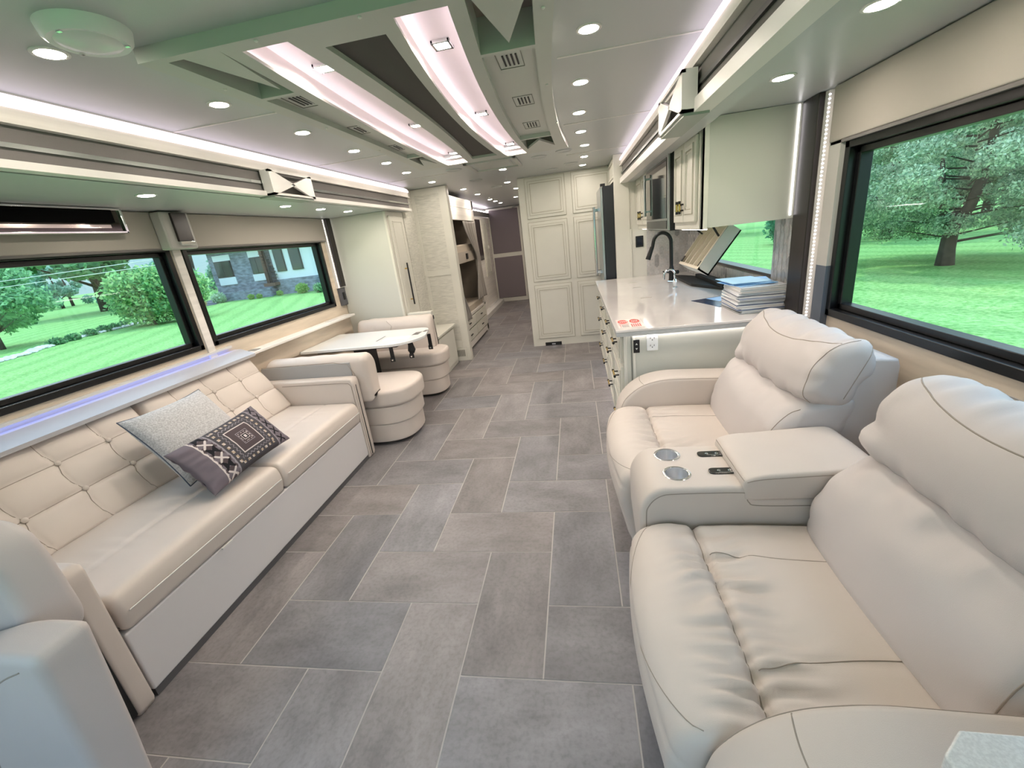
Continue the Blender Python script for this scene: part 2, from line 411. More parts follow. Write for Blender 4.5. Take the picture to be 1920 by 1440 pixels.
for a, b, c, d in ((2.91, 4.30, 1.065, 1.085), (2.91, 4.30, 1.58, 1.60), (2.91, 2.918, 1.065, 1.6), (4.28, 4.30, 1.065, 1.6)): w4.box(XR - .004, XR + .08, a, b, c, d)
o = w4.build('window_4', BLACK); o['kind'] = 'structure'
MB().box(XR + .05, XR + .055, 2.915, 4.29, 1.08, 1.59).build('pane', GLASS, o)

# left wall furniture rail between the windows, sill and an added strip for its blue glow
struct('trim_4', MB().box(XL, XL + .014, 2.545, 2.605, .93, 1.72), GRAIN)
struct('trim_5', MB().extr([(XL, .945), (XL + .05, .945), (XL + .16, .905), (XL + .16, .885), (XL, .885)], .5, 2.78), mat('sill_laminate', 'bab7ba', .3))
t = thing('sill_glow_strip', 'added bluish glow strip imitating sky light along the back of the sill behind the sofa', 'led strip')
MB().box(XL + .002, XL + .018, .52, 2.72, .972, .978).build('lens', GLOWB, t)  # added emitter, imitates sky light falling on the glossy sill
MB().box(XL, XL + .024, .52, 2.74, .979, .986).box(XL + .020, XL + .024, .52, 2.74, .970, .979).build('lip', TRIMW, t)  # lip added to keep the emitter out of sight
struct('trim_6', MB().box(XL, XL + .05, 2.80, 4.42, .72, .885), WOODL)
t = thing('wall_ledge', 'narrow white ledge under the left rear window above the dining table', 'ledge')
MB().box(XL, XL + .13, 2.80, 4.40, .885, .905).build('shelf', GRAIN, t, bevel=.004)
MB().box(XL + .02, XL + .10, 2.86, 2.92, .905, .909).build('grommet', mat('grommet_grey', '8d8a85', .5), t)
for y in (3.95,): MB().box(XL + .04, XL + .11, y, y + .12, .905, .908).build('cover_plate', TRIMW, t)

# roller shades (rolled most of the way up)
def shade(y0, y1, side, z0, z1, label):
    X = XL if side == 'left' else XR; s = 1 if side == 'left' else -1
    t = thing('roller_shade', label, 'window shade')
    MB().box(X + s * .001, X + s * .035, y0, y1, z0, z1).build('shade_fabric', SHADE, t, bevel=.006)
    MB().box(X + s * .002, X + s * .03, y0 + .01, y1 - .01, z0 - .012, z0).build('hem_bar', FABG, t)
shade(.52, 2.50, 'left', 1.685, 1.897, 'warm grey valance over the large left window beside the sofa')
shade(2.65, 4.36, 'left', 1.685, 1.897, 'warm grey valance over the left rear window beside the dining table')
shade(.02, 2.36, 'right', 1.725, 1.947, 'taupe shade over the big right window behind the recliners')
# right-hand vertical jambs
struct('trim_7', MB().box(XR - .03, XR, 2.27, 2.36, 1.19, 1.73), mat('jamb_grey', 'b6b3ae', .6))
struct('trim_7', MB().box(XR - .03, XR, 2.27, 2.36, .5, 1.19), mat('jamb_slate', '59606c', .5))
t = thing('pilaster', 'dark wood pilaster with white LED string between counter and right window', 'pilaster')
MB().box(XR - .055, XR - .012, 2.44, 2.592, .914, 1.948).build('dark_board', DKWOOD, t, bevel=.004)
MB().box(XR - .03, XR - .001, 2.41, 2.594, .914, 1.948).build('backing', TRIMW, t)
lm = MB()
for k in range(70): lm.lathe((XR - .031, 2.40, .72 + k * .0175), [(.002, -.005), (.0045, 0), (.002, .005)], 6, 'x')
lm.build('led_string', BEAD, t)
t = thing('pilaster', 'dark wood pilaster with white LED string beyond the left rear window', 'pilaster')
MB().box(XL + .012, XL + .055, 4.405, 4.49, 1.20, 1.898).build('dark_board', DKWOOD, t, bevel=.003)
MB().box(XL + .001, XL + .03, 4.37, 4.493, 1.19, 1.898).build('backing', TRIMW, t)
MB().box(XL + .03, XL + .034, 4.488, 4.493, 1.20, 1.895).build('led_strip', LEDW, t)
lm = MB()
for k in range(40): lm.lathe((XL + .031, 4.378, 1.20 + k * .0175), [(.002, -.005), (.0045, 0), (.002, .005)], 6, 'x')
lm.build('led_string', BEAD, t)
t = thing('switch_plate', 'dark grey plate with a black switch below the left pilaster', 'switch')
MB().box(XL + .001, XL + .03, 4.38, 4.495, 1.0, 1.185).build('plate', mat('plate_grey', '55555a', .5), t, bevel=.003)
MB().box(XL + .03, XL + .036, 4.42, 4.46, 1.06, 1.14).build('rocker', BLACKM, t, bevel=.002)

# mirrored valance light and sconce on the left wall
t = thing('valance_light', 'long chrome framed wall light with black centre above the left front window', 'wall light')
MB().box(XL + .036, -2.46, .9, 2.20, 1.775, 1.893).build('body', MIRROR, t)
mb = MB()
for a in ((.9, 2.215, 1.768, 1.780), (2.20, 2.215, 1.768, 1.893), (.9, 2.215, 1.885, 1.897)): mb.box(-2.53, -2.448, *a)
mb.build('chrome_frame', CHROME, t, bevel=.003)
MB().box(-2.47, -2.447, .9, 2.155, 1.822, 1.886).build('black_panel', mat('black_velvet', '060607', .95, spec=.1), t)
MB().box(-2.462, -2.452, .95, 2.13, 1.795, 1.812).build('mirror_strip', mat('mirror_strip', 'd9cfc6', .12, 1), t)
t = thing('sconce', 'grey sconce with dark wood insert and chrome foot between the left windows', 'wall light')
MB().box(XL + .036, -2.46, 2.45, 2.66, 1.67, 1.893).build('backplate', mat('sconce_grey', 'aaa7a2', .4), t, bevel=.012, )
MB().box(-2.462, -2.445, 2.515, 2.625, 1.715, 1.885).build('wood_insert', DKWOOD, t, bevel=.003)
MB().box(-2.462, -2.440, 2.515, 2.625, 1.692, 1.715).build('foot', CHROME, t, bevel=.002)

# fascia brackets with two triangular cut-outs
def bracket(side, y0, y1, z0, z1, label):
    s = 1 if side == 'left' else -1; F = FL if side == 'left' else FR
    X = lambda d: F + s * d
    t = thing('fascia_bracket', label, 'bracket')
    mb = MB(); D0, D1 = .045, .06; b = .018; ym = (y0 + y1) / 2; zm = (z0 + z1) / 2
    def pr(pts):
        n = len(pts); mb.add([(X(D0), y, z) for y, z in pts] + [(X(D1), y, z) for y, z in pts], [tuple(range(n)), tuple(range(2 * n - 1, n - 1, -1))] + [(i, i + n, (i + 1) % n + n, (i + 1) % n) for i in range(n)])
    # two solid side triangles meeting in the middle, plus thin top and bottom rails
    pr([(y0, z0), (y0, z1), (y0 + b, z1), (ym + .02, zm), (y0 + b, z0)]); pr([(y1, z0), (y1, z1), (y1 - b, z1), (ym - .02, zm), (y1 - b, z0)])
    pr([(y0, z1 - .012), (y0, z1), (y1, z1), (y1, z1 - .012)]); pr([(y0, z0), (y0, z0 + .012), (y1, z0 + .012), (y1, z0)])
    mb.build('face_plate', TRIMW, t)
    MB().box(X(.0), X(D0), y0, y0 + .01, z0, z1).box(X(.0), X(D0), y1 - .01, y1, z0, z1).box(X(0), X(D0), y0, y1, z0, z0 + .01).build('housing', TRIMW, t)
    MB().box(X(.001), X(.004), y0 + .011, y1 - .011, z0 + .011, z1 - .002).build('recess', FABG, t)
    MB().box(X(-.05), X(.05), y0 + .01, y1 - .01, z0 - .012, z0 - .001).build('under_plate', mat('bracket_underside', '9da39b', .5), t)
bracket('left', 2.58, 3.02, 1.905, 2.045, 'white bracket with two triangular cut-outs on the left fascia')
bracket('right', 2.06, 2.56, 1.885, 2.035, 'white bracket with two triangular cut-outs on the right fascia')

# ================================================================== CEILING FEATURE PANEL
YA, YM, YB = 1.40, 2.60, 3.90
def edge(a, m, b):
    # quadratic through three measured points
    def f(y):
        return a * (y - YM) * (y - YB) / ((YA - YM) * (YA - YB)) + m * (y - YA) * (y - YB) / ((YM - YA) * (YM - YB)) + b * (y - YA) * (y - YM) / ((YB - YA) * (YB - YM))
    return f
e_ol, e_co, e_ci = edge(-1.26, -1.22, -1.26), edge(-1.185, -1.155, -1.17), edge(-1.005, -1.055, -1.04)
e_to, e_ti = edge(-.95, -1.015, -1.0), edge(-.80, -.785, -.83)
e_dl, e_dr = edge(-.73, -.705, -.775), edge(-.51, -.59, -.55)
e_ri, e_ro = edge(-.46, -.55, -.49), edge(-.30, -.375, -.33)
e_ki, e_ko, e_or = edge(-.25, -.325, -.30), edge(-.065, -.115, -.09), edge(0, -.058, 0)
ZT = 2.12
def strip(mb, fa, fb, y0, y1, z, n=28):
    vs = []; fs = []
    for k in range(n + 1):
        y = y0 + (y1 - y0) * k / n; vs += [(fa(y), y, z), (fb(y), y, z)]
    for k in range(n): fs.append((2 * k, 2 * k + 1, 2 * k + 3, 2 * k + 2))
    mb.add(vs, fs)
def wallstrip(mb, fa, y0, y1, z0, z1, n=28):
    vs = []; fs = []
    for k in range(n + 1):
        y = y0 + (y1 - y0) * k / n; vs += [(fa(y), y, z0), (fa(y), y, z1)]
    for k in range(n): fs.append((2 * k, 2 * k + 1, 2 * k + 3, 2 * k + 2))
    mb.add(vs, fs)
def endwall(mb, fa, fb, y, z0, z1): mb.quad((fa(y), y, z0), (fb(y), y, z0), (fb(y), y, z1), (fa(y), y, z1))
t = thing('ceiling_feature_panel', 'large hourglass shaped ceiling panel with two glowing troughs and a dark centre', 'ceiling panel')
mb = MB(); yf, yb = 1.37, 3.92
strip(mb, e_ol, e_co, yf, yb, ZT); strip(mb, e_ci, e_to, yf, yb, ZT); strip(mb, e_ti, e_dl, yf, yb, ZT); strip(mb, e_dr, e_ri, yf, yb, ZT); strip(mb, e_ro, e_ki, yf, yb, ZT); strip(mb, e_ko, e_or, yf, yb, ZT)
for fa, fb, a, b in ((e_co, e_ci, 1.40, 3.72), (e_to, e_ti, 1.43, 3.87), (e_dl, e_dr, 1.51, 3.76), (e_ri, e_ro, 1.43, 3.87), (e_ki, e_ko, 1.40, 3.72)):
    strip(mb, fa, fb, yf, a, ZT, 3); strip(mb, fa, fb, b, yb, ZT, 3)
wallstrip(mb, e_ol, yf, yb, ZT, ZC); wallstrip(mb, e_or, yf, yb, ZT, ZC); endwall(mb, e_ol, e_or, yf, ZT, ZC); endwall(mb, e_ol, e_or, yb, ZT, ZC)
# outer channels: cross pieces and vent panels
for fa, fb in ((e_co, e_ci), (e_ki, e_ko)):
    strip(mb, fa, fb, 1.80, 1.825, ZT, 2); endwall(mb, fa, fb, 1.80, ZT, 2.23); endwall(mb, fa, fb, 1.825, ZT, 2.145)
    strip(mb, fa, fb, 1.825, 3.34, 2.145); strip(mb, fa, fb, 3.34, 3.365, ZT, 2); endwall(mb, fa, fb, 3.34, ZT, 2.145); endwall(mb, fa, fb, 3.365, ZT, 2.23)
    wallstrip(mb, fa, 1.40, 3.72, ZT, 2.23); wallstrip(mb, fb, 1.40, 3.72, ZT, 2.23); endwall(mb, fa, fb, 1.40, ZT, 2.23); endwall(mb, fa, fb, 3.72, ZT, 2.23)
for fa, fb in ((e_dl, e_dr),):
    wallstrip(mb, fa, 1.51, 3.76, ZT, 2.14); wallstrip(mb, fb, 1.51, 3.76, ZT, 2.14); endwall(mb, fa, fb, 1.51, ZT, 2.14); endwall(mb, fa, fb, 3.76, ZT, 2.14)
mb.build('panel_body', TRAYP, t)
mb = MB(); strip(mb, e_dl, e_dr, 1.51, 3.76, 2.138); mb.build('dark_insert', DARKP, t)
mb = MB()
for fa, fb in ((e_co, e_ci), (e_ki, e_ko)):
    strip(mb, fa, fb, 1.40, 1.80, 2.23, 4); strip(mb, fa, fb, 3.365, 3.72, 2.23, 4)
mb.box(HX0, HX1, HY0, HY1, 2.26, 2.28); mb.build('pocket_lining', mat('pocket_lining', '8a7f79', .8), t)
mb = MB()
def tri(p):
    mb.add([(x, y, ZT) for x, y in p] + [(x, y, ZT + .014) for x, y in p], [(0, 1, 2), (5, 4, 3), (0, 3, 4, 1), (1, 4, 5, 2), (2, 5, 3, 0)])
tri([(e_ki(1.4) + .01, 1.40), (e_ko(1.4) - .005, 1.40), (-.175, 1.745)]); tri([(e_co(1.4) + .055, 1.40), (e_ci(1.4), 1.40), (-1.05, 1.745)])
tri([(e_ki(3.7), 3.72), (e_ko(3.7), 3.72), (-.20, 3.44)]); tri([(e_co(3.7), 3.72), (e_ci(3.7), 3.72), (-1.10, 3.44)])
mb.build('triangle_tongues', TRAYP, t)
for q, (fa, fb) in enumerate(((e_to, e_ti), (e_ri, e_ro))):
    oa = (lambda y, f=fa: f(y) - .012); ob = (lambda y, f=fb: f(y) + .012)
    mb = MB(); strip(mb, oa, ob, 1.42, 3.88, 2.195); wallstrip(mb, oa, 1.42, 3.88, 2.124, 2.195); wallstrip(mb, ob, 1.42, 3.88, 2.124, 2.195)
    endwall(mb, oa, ob, 1.43, ZT, 2.195); endwall(mb, oa, ob, 3.87, ZT, 2.195); mb.build('trough', mat('trough_paint', 'ece3e2', .45), t)
    mb = MB(); mb2 = MB()
    for f, sg in ((fa, -1), (fb, 1)):
        strip(mb, (lambda y, f=f, sg=sg: f(y) + sg * .011), (lambda y, f=f, sg=sg: f(y) + sg * .003), 1.44, 3.86, 2.128)
        wallstrip(mb2, f, 1.43, 3.87, ZT, 2.131)
    mb.build('led_strip', LED, t); mb2.build('lip', TRAYP, t)
# fixing screws
for x, y in ((-.87, 1.385), (-.545, 1.385), (-.045, 1.55), (-.075, 2.25), (-.06, 3.0), (-1.205, 1.65), (-1.19, 2.30), (-1.20, 2.95)):
    MB().lathe((x, y, ZT - .005), [(.003, 0), (.006, .002), (.006, .005)], 10).build('screw_cap', TRIMW, t)
# vents in the outer channels
def vent(x, y, label):
    v = thing('air_vent', label, 'vent', (x, y, 2.145), group='slotted vents in the ceiling panel')
    f = MB()
    for a in ((-.05, .05, -.085, -.082), (-.05, .05, .082, .085), (-.05, -.047, -.085, .085), (.047, .05, -.085, .085)): f.box(*a, -.002, .001)
    f.build('outline', mat('vent_line', '77776f', .6), v); s = MB()
    for k in range(4): s.box(-.027 + k * .017, -.020 + k * .017, -.055, .055, -.0025, .001)
    s.build('slots', BLACKM, v)
for i, (y, p) in enumerate(((1.97, 'nearest'), (2.53, 'middle'), (3.07, 'farthest'))):
    vent(-.20 - .008 * i, y, '%s of three slotted vents in the right channel of the ceiling panel' % p)
    vent(-1.10, y, '%s of three slotted vents in the left channel of the ceiling panel' % p)
for x, y, l in ((-.895, 1.828, 'nearest square spotlight in the left glowing trough'), (-.885, 2.81, 'middle square spotlight in the left glowing trough'), (-.92, 3.78, 'farthest square spotlight in the left glowing trough'),
                (-.43, 1.84, 'nearest square spotlight in the right glowing trough'), (-.48, 2.81, 'middle square spotlight in the right glowing trough'), (-.45, 3.777, 'farthest square spotlight in the right glowing trough')):
    s = thing('square_spotlight', l, 'spotlight', (x, y, 2.195), group='square spotlights in the glowing troughs')
    f = MB()
    for a in ((-.036, .036, -.036, -.026), (-.036, .036, .026, .036), (-.036, -.026, -.036, .036), (.026, .036, -.036, .036)): f.box(*a, -.012, 0)
    f.build('bezel', CHROME, s, bevel=.002); MB().box(-.026, .026, -.026, .026, -.005, 0).build('lens', SPOT, s)

# recessed round downlights
def downlight(x, y, z, label, first=[None]):
    if first[0] is None:
        d = thing('downlight', label, 'downlight', (x, y, z), group='round recessed downlights'); first[0] = d
        MB().lathe((0, 0, -.005), [(.034, .0015), (.040, 0), (.0455, .002), (.046, .005), (.034, .005)], 28).build('trim_ring', TRIMW, d, smooth=True)
        MB().lathe((0, 0, -.006), [(.002, 0), (.03, .0006), (.0385, .004), (.037, .006)], 28).build('lens', SPOT, d, smooth=True)
    else: dup(first[0], (x, y, z), label)
LN = ['nearest', 'second', 'third', 'fourth', 'fifth', 'sixth', 'seventh']
for i, (x, y) in enumerate(((-1.47, 1.30), (-1.42, 1.88), (-1.41, 2.45), (-1.41, 3.03), (-1.42, 3.58), (-1.47, 4.14), (-1.49, 4.96))): downlight(x, y, ZC, '%s downlight of the ceiling row left of the feature panel' % LN[i])
for i, (x, y) in enumerate(((.10, 1.87), (.08, 2.45), (.08, 3.03), (.10, 3.59), (.14, 4.17), (.15, 4.80), (.15, 5.40))): downlight(x, y, ZC, '%s downlight of the ceiling row right of the feature panel' % LN[i])
for i, (x, y) in enumerate(((-.68, 4.83), (-.80, 5.97), (-.80, 6.87))): downlight(x, y, ZC, '%s downlight of the middle row beyond the feature panel' % LN[i])
for i, (x, y) in enumerate(((-1.40, 6.02), (-1.40, 6.92), (-1.43, 8.1), (-1.42, 8.6), (-1.42, 9.2), (-.99, 8.3))): downlight(x, y, ZC, '%s downlight of the hallway ceiling beside the bunks' % LN[i])
for i, (x, y) in enumerate(((-2.05, 2.01), (-2.05, 3.09), (-2.06, 3.57), (-2.06, 4.03))): downlight(x, y, ZSL, '%s downlight of the lowered ceiling over sofa and dining table' % LN[i])
for i, (x, y) in enumerate(((.82, 1.48), (.83, 2.06))): downlight(x, y, ZSR, '%s downlight of the lowered ceiling over the recliners' % LN[i])
# flush speakers
for i, (x, y) in enumerate(((-1.09, 4.40), (-.27, 4.40), (-.04, 4.28), (.02, 5.15), (-.20, 5.40), (-1.08, 5.35), (-1.0, 6.3))):
    s = thing('ceiling_speaker', 'flush white ring in the ceiling beyond the feature panel, %s from the camera' % LN[i], 'speaker', (x, y, ZC), group='flush round ceiling covers')
    MB().lathe((0, 0, -.008), [(.060, .003), (.066, 0), (.074, .002), (.076, .008), (.06, .008)], 32).build('rim', CEIL, s, smooth=True)
    MB().lathe((0, 0, -.004), [(.002, 0), (.06, .0), (.06, .004)], 32).build('grille', CEIL, s)
s = thing('dome_light', 'large unlit round white dome light on the front left ceiling', 'ceiling light', (-1.26, 1.235, ZC))
MB().lathe((0, 0, -.035), [(.078, .002), (.088, 0), (.098, .010), (.103, .035), (.08, .035)], 48).build('rim', mat('plastic_white', 'dfe2df', .3), s, smooth=True)
MB().lathe((0, 0, -.034), [(.001, -.010), (.04, -.008), (.07, -.002), (.079, .006)], 40).build('diffuser', mat('dome_diffuser', 'd5dad6', .25), s, smooth=True)
for a in (.6, 2.7, 4.8): MB().box(-.006, .006, -.004, .004, -.006, 0, Matrix.Translation((.081 * math.cos(a), .081 * math.sin(a), -.032))).build('clip', CHROME, s)
s = thing('roof_hatch', 'square framed roof hatch cover beyond the ceiling panel', 'hatch', (-.70, 4.42, ZC))
f = MB()
for a in ((-.24, .24, -.27, -.235), (-.24, .24, .235, .27), (-.24, -.205, -.27, .27), (.205, .24, -.27, .27)): f.box(*a, -.018, 0)
f.build('outer_frame', TRAYP, s, bevel=.004); MB().box(-.16, .16, -.18, .18, -.012, 0).build('cover', TRAYP, s, bevel=.008)
MB().box(-.205, .205, -.235, .235, -.004, 0).build('recess', CEIL, s)

# ================================================================== SOFA (left slide-out)
SF = -1.68
t = thing('sofa', 'long cream leather sofa with button tufted back under the left window', 'sofa')
MB().box(-2.45, SF - .005, .925, 2.745, .035, .315).build('base', mat('sofa_base_vinyl', 'd6d1d1', .5, bump=(900, .2)), t, bevel=.008)
MB().box(-2.40, SF - .012, .93, 2.74, .0, .035).build('plinth', mat('plinth_grey', '5a5859', .6), t)
def sofa_seat(y0, y1):
    prof = rpoly([(-2.36, .32, .01), (SF - .002, .318, .012), (SF + .015, .40, .03), (SF - .005, .475, .06), (-2.36, .485, .02)], 8)
    def disp(x, z, y, N):
        if z < .41: return 0
        d = .008 * math.sin(PI * (y - y0) / (y1 - y0)) * (1 if N.y > .5 else .3)
        d -= .006 * g1(x, -1.93, .012)
        d += .0035 * nz(x * 4, y * 30, 3) * g1(x, -1.95, .10) * abs(nz(y * 3, 1, 2)) * 3
        return d
    c = sweep(prof, y0, y1, .028, .014, 'y', disp, LEATHER, 'seat_cushion', t)
    pts = [(SF + .0165, y0 + .03, .398)] + [(SF + .0175, y0 + .03 + (y1 - y0 - .06) * k / 12, .400) for k in range(13)]
    MB().tube(pts, .0028, 6).build('piping', TRIMW, c)
    return c
sofa_seat(.93, 1.843); sofa_seat(1.847, 2.745)
def tufted(y0, y1, ysm, first_half=False):
    # a plane leaning back from (-2.22,.49) to (-2.50,.93); w runs up the plane
    p0 = Vector((-2.215, 0, .475)); p1 = Vector((-2.495, 0, .925)); d = p1 - p0; L = d.length; d.normalize(); n = Vector((d.z, 0, -d.x))
    ws = [0, .185, .343, L]; nu = int((y1 - y0) / .0115); nw = int(L / .0115)
    vs = []; fs = []
    def cell(v, arr):
        for a, b in zip(arr[:-1], arr[1:]):
            if a <= v <= b: return (v - a) / (b - a)
        return 0
    for j in range(nw + 1):
        wv = L * j / nw
        for i in range(nu + 1):
            y = y0 + (y1 - y0) * i / nu
            cv = cell(wv, ws); bow = .022 * math.sin(PI * cv) * (1 if j else 0)
            cu = cell(min(y1, max(y0, y + (bow if y1 - y > .05 and y - y0 > .05 else 0))), ysm)
            h = .024 * (max(0, math.sin(PI * cu)) ** .26) * (max(0, math.sin(PI * cv)) ** .26)
            ed = min(y - y0, y1 - y, wv * 8, L - wv); h *= 1; h -= .05 * max(0, 1 - ed / .03) ** 2
            q = p0 + d * wv + n * h; vs.append((q.x, y, q.z))
    for j in range(nw):
        for i in range(nu): a = j * (nu + 1) + i; fs.append((a, a + 1, a + nu + 2, a + nu + 1))
    # back and sides
    b0 = len(vs); bk_ = .13
    ring = [i for i in range(nu + 1)] + [j * (nu + 1) + nu for j in range(1, nw + 1)] + [nw * (nu + 1) + i for i in range(nu - 1, -1, -1)] + [j * (nu + 1) for j in range(nw - 1, 0, -1)]
    for r_ in ring: q = Vector(vs[r_]) - n * (bk_ - .02); vs.append((max(q.x, -2.56), q.y, q.z))
    m_ = len(ring)
    for k in range(m_): fs.append((ring[k], ring[(k + 1) % m_], b0 + (k + 1) % m_, b0 + k))
    fs.append(tuple(range(b0, b0 + m_)))
    o = MB().add(vs, fs).build('back_cushion', LEATHER, t, smooth=True, angle=70)
    for ys in ysm[1:-1]:
        MB().tube(drape(o, [tuple(Vector((0, ys - .022 * math.sin(PI * cell(wv, ws)), 0)) + p0 + d * wv) for wv in np.linspace(.012, L - .012, 44)], -n, .0004), .0015, 5).build('tuft_seam', STITCH, o)
    for wv in ws[1:-1]:
        MB().tube(drape(o, [tuple(Vector((0, y0 + .015 + (y1 - y0 - .03) * k / 70, 0)) + p0 + d * wv) for k in range(71)], -n, .0004), .0015, 5).build('tuft_seam', STITCH, o)
    for y in ysm[1:-1]:
        for wv in ws[1:-1]:
            q = p0 + d * wv + n * .010; b = MB()
            for R_, h_ in ((0, 0),):
                prof = [(.002, .009), (.008, .0075), (.012, .004), (.0125, 0), (.009, -.006)]
                b.lathe((0, 0, 0), prof[::-1], 14)
            M = Matrix.Translation((q.x, y, q.z)) @ n.to_track_quat('Z', 'Y').to_matrix().to_4x4()
            b.v = [tuple(M @ Vector(v)) for v in b.v]; b.build('tuft_button', LEATHER, o, smooth=True)
    return o
tufted(.93, 1.855, [.93, 1.165, 1.40, 1.628, 1.855]); tufted(1.862, 2.765, [1.862, 2.085, 2.31, 2.545, 2.765])
# white board edge showing behind the cushions
MB().box(-2.555, -2.525, .93, 2.74, .90, .938).build('back_rail', TRIMW, t, bevel=.006)
def sofa_arm(y0, y1):
    prof = rpoly([(-2.47, .0, 0), (SF + .0, .0, 0), (SF + .004, .655, .03), (-2.47, .665, .02)], 6)
    return sweep(prof, y0, y1, .014, .03, 'y', lambda x, z, y, N: 0, LEATHER, 'arm', t)
a1 = sofa_arm(.85, .918); a2 = sofa_arm(2.752, 2.845)
MB().tube([(SF - .012, 2.750, .08), (SF - .012, 2.750, .60), (SF - .03, 2.750, .622), (SF - .09, 2.750, .628), (-2.25, 2.750, .632)], .002, 6).build('seam', STITCH, a2)
MB().box(SF + .001, SF + .0045, 2.785, 2.793, .02, .60).build('black_slot', BLACKM, a2)
MB().box(SF + .001, SF + .0035, 2.762, 2.764, .02, .60).build('edge_seam', STITCH, a2)
MB().box(-2.4, SF - .004, .825, .849, .02, .605).build('black_gap_board', BLACKM, t)
MB().box(SF + .012, SF + .02, 1.36, 1.42, .318, .326).build('white_tag', TRIMW, t)

# ================================================================== DINETTE
def booth_seat(t, xe, xb, y0, y1, front_round):
    # plan outline with a rounded aisle end, swept upwards in three stacked bands
    def plan(o):
        P = [(-2.50, y0, 0), (xe + o, y0 - o * .3, .27), (xe + o, y1 + o * .3, .25), (-2.50, y1, 0)]
        return rpoly(P, 8)
    sweep(plan(0), .335, .475, .030, .02, 'z', lambda x, yv, z, N: .003 * nz(x * 18, yv * 18, z * 8), LEATHER, 'seat_cushion', t)
    b = sweep(plan(-.03), .185, .335, .012, .02, 'z', None, LEATHER, 'base', t)
    sweep(plan(-.05), .03, .187, .012, .02, 'z', None, LEATHER, 'lower_base', t)
t = thing('dinette_booth', 'cream leather booth bench backing onto the sofa, near side of the table', 'bench')
booth_seat(t, -1.36, 0, 2.93, 3.50, 'aisle')
# backrest: upholstered slab with wrapped top
prof = rpoly([(2.86, .42, .02), (2.855, .765, .02), (2.90, .80, .05), (3.0, .80, .06), (3.05, .72, .05), (3.03, .44, .03)], 6)
def bdisp(u, v, x, N): return .004 * nz(x * 14, v * 10, u * 10) if v > .74 else 0
P = prof
# profile in (y,z), swept along x with the aisle end curved
o = sweep(P, -2.45, -1.60, .05, .02, 'x', bdisp, LEATHER, 'backrest', t)
MB().box(-2.47, -1.72, 2.848, 2.864, .42, .755).build('back_panel', LEATHER_S, t, bevel=.004)
MB().tube([(-2.46, 2.85, .762), (-1.85, 2.85, .762), (-1.74, 2.85, .74), (-1.70, 2.85, .66), (-1.69, 2.85, .44)], .003, 6).build('piping', STITCH, t)
MB().lathe((-1.72, 3.18, .474), [(.012, 0), (.012, .003), (.001, .005)], 12).build('tuft_button', LEATHER, t)
t = thing('dinette_booth', 'cream leather booth bench at the far side of the dining table', 'bench')
booth_seat(t, -1.40, 0, 4.00, 4.44, 'aisle')
prof = rpoly([(4.30, .44, .03), (4.30, .74, .06), (4.35, .815, .05), (4.44, .82, .03), (4.48, .44, .02)], 6)
sweep(prof, -2.42, -1.56, .045, .018, 'x', lambda u, v, x, N: .006 * nz(x * 9, v * 9, 4) * (1 if x > -2.2 else 2), LEATHER, 'backrest', t)
MB().tube([(-2.05, 4.302, .80), (-2.0, 4.296, .74), (-2.04, 4.296, .66)], .002, 6).build('seam', STITCH, t)

t = thing('dining_table', 'white quartz dining table with rounded corner under the left rear window', 'table')
mb = MB().extr(rpoly([(-2.52, 3.42, .01), (-1.56, 3.42, .16), (-1.40, 3.66, .12), (-1.50, 4.08, .10), (-2.52, 4.12, .02)], 8), .712, .738, 'z')
mb.build('table_top', TERR, t, bevel=.006)
MB().box(-2.4, -1.62, 3.50, 4.02, .690, .711).build('underframe', BLACKM, t)
MB().box(-2.15, -2.0, 3.68, 3.86, .0, .69).build('pedestal', BLACKM, t, bevel=.01)
for a in ((-1.56, -1.50, 3.74, 3.86), (-1.49, -1.46, 3.85, 3.93), (-1.86, -1.845, 3.60, 3.80)): MB().box(*a, .7385, .7391).build('printed_sticker', mat('sticker_ink', '6f6b68', .6), t)
mb = MB().box(-1.80, -1.55, 3.60, 3.72, .7382, .7388); mb.build('paper_sticker', mat('sticker_paper', 'efeeee', .5), t)
for (x, y) in ((-1.68, 3.50), (-1.53, 3.58), (-1.44, 3.86)):
    MB().box(x - .018, x + .018, y - .006, y + .006, .575, .712).box(x - .022, x + .022, y - .012, y + .0, .56, .60).build('strap', BLACKM, t, bevel=.004)
    MB().lathe((x, y - .014, .578), [(.009, 0), (.007, -.004), (.002, -.005)], 12, 'y').build('strap_stud', CHROME, t)
MB().lathe((-1.53, 3.60, .60), [(.02, 0), (.035, .03), (.02, .10)], 14).build('latch', BLACKM, t)
# cabinet end next to the far booth (narrow doors facing the aisle)
t = thing('side_cabinet', 'low narrow white cabinet between far booth and wallpapered column', 'cabinet')
MB().box(-1.875, -1.63, 4.50, 5.30, .0, .50).build('body', WHITE, t, bevel=.003)
MB().box(-1.875, -1.60, 4.485, 4.56, .50, .83).build('upright', WHITE, t, bevel=.006)
MB().box(-1.878, -1.59, 4.49, 5.31, .50, .525).build('top', WHITE, t, bevel=.004)
d = MB().box(-1.63, -1.612, 4.60, 5.25, .06, .47).build('door', WHITE, t, bevel=.004)
MB().box(-1.61, -1.605, 4.64, 4.66, .36, .40).build('handle', BLACKM, d)
MB().box(-1.598, -1.590, 4.50, 4.53, .74, .78).build('coat_hook', BLACKM, t)

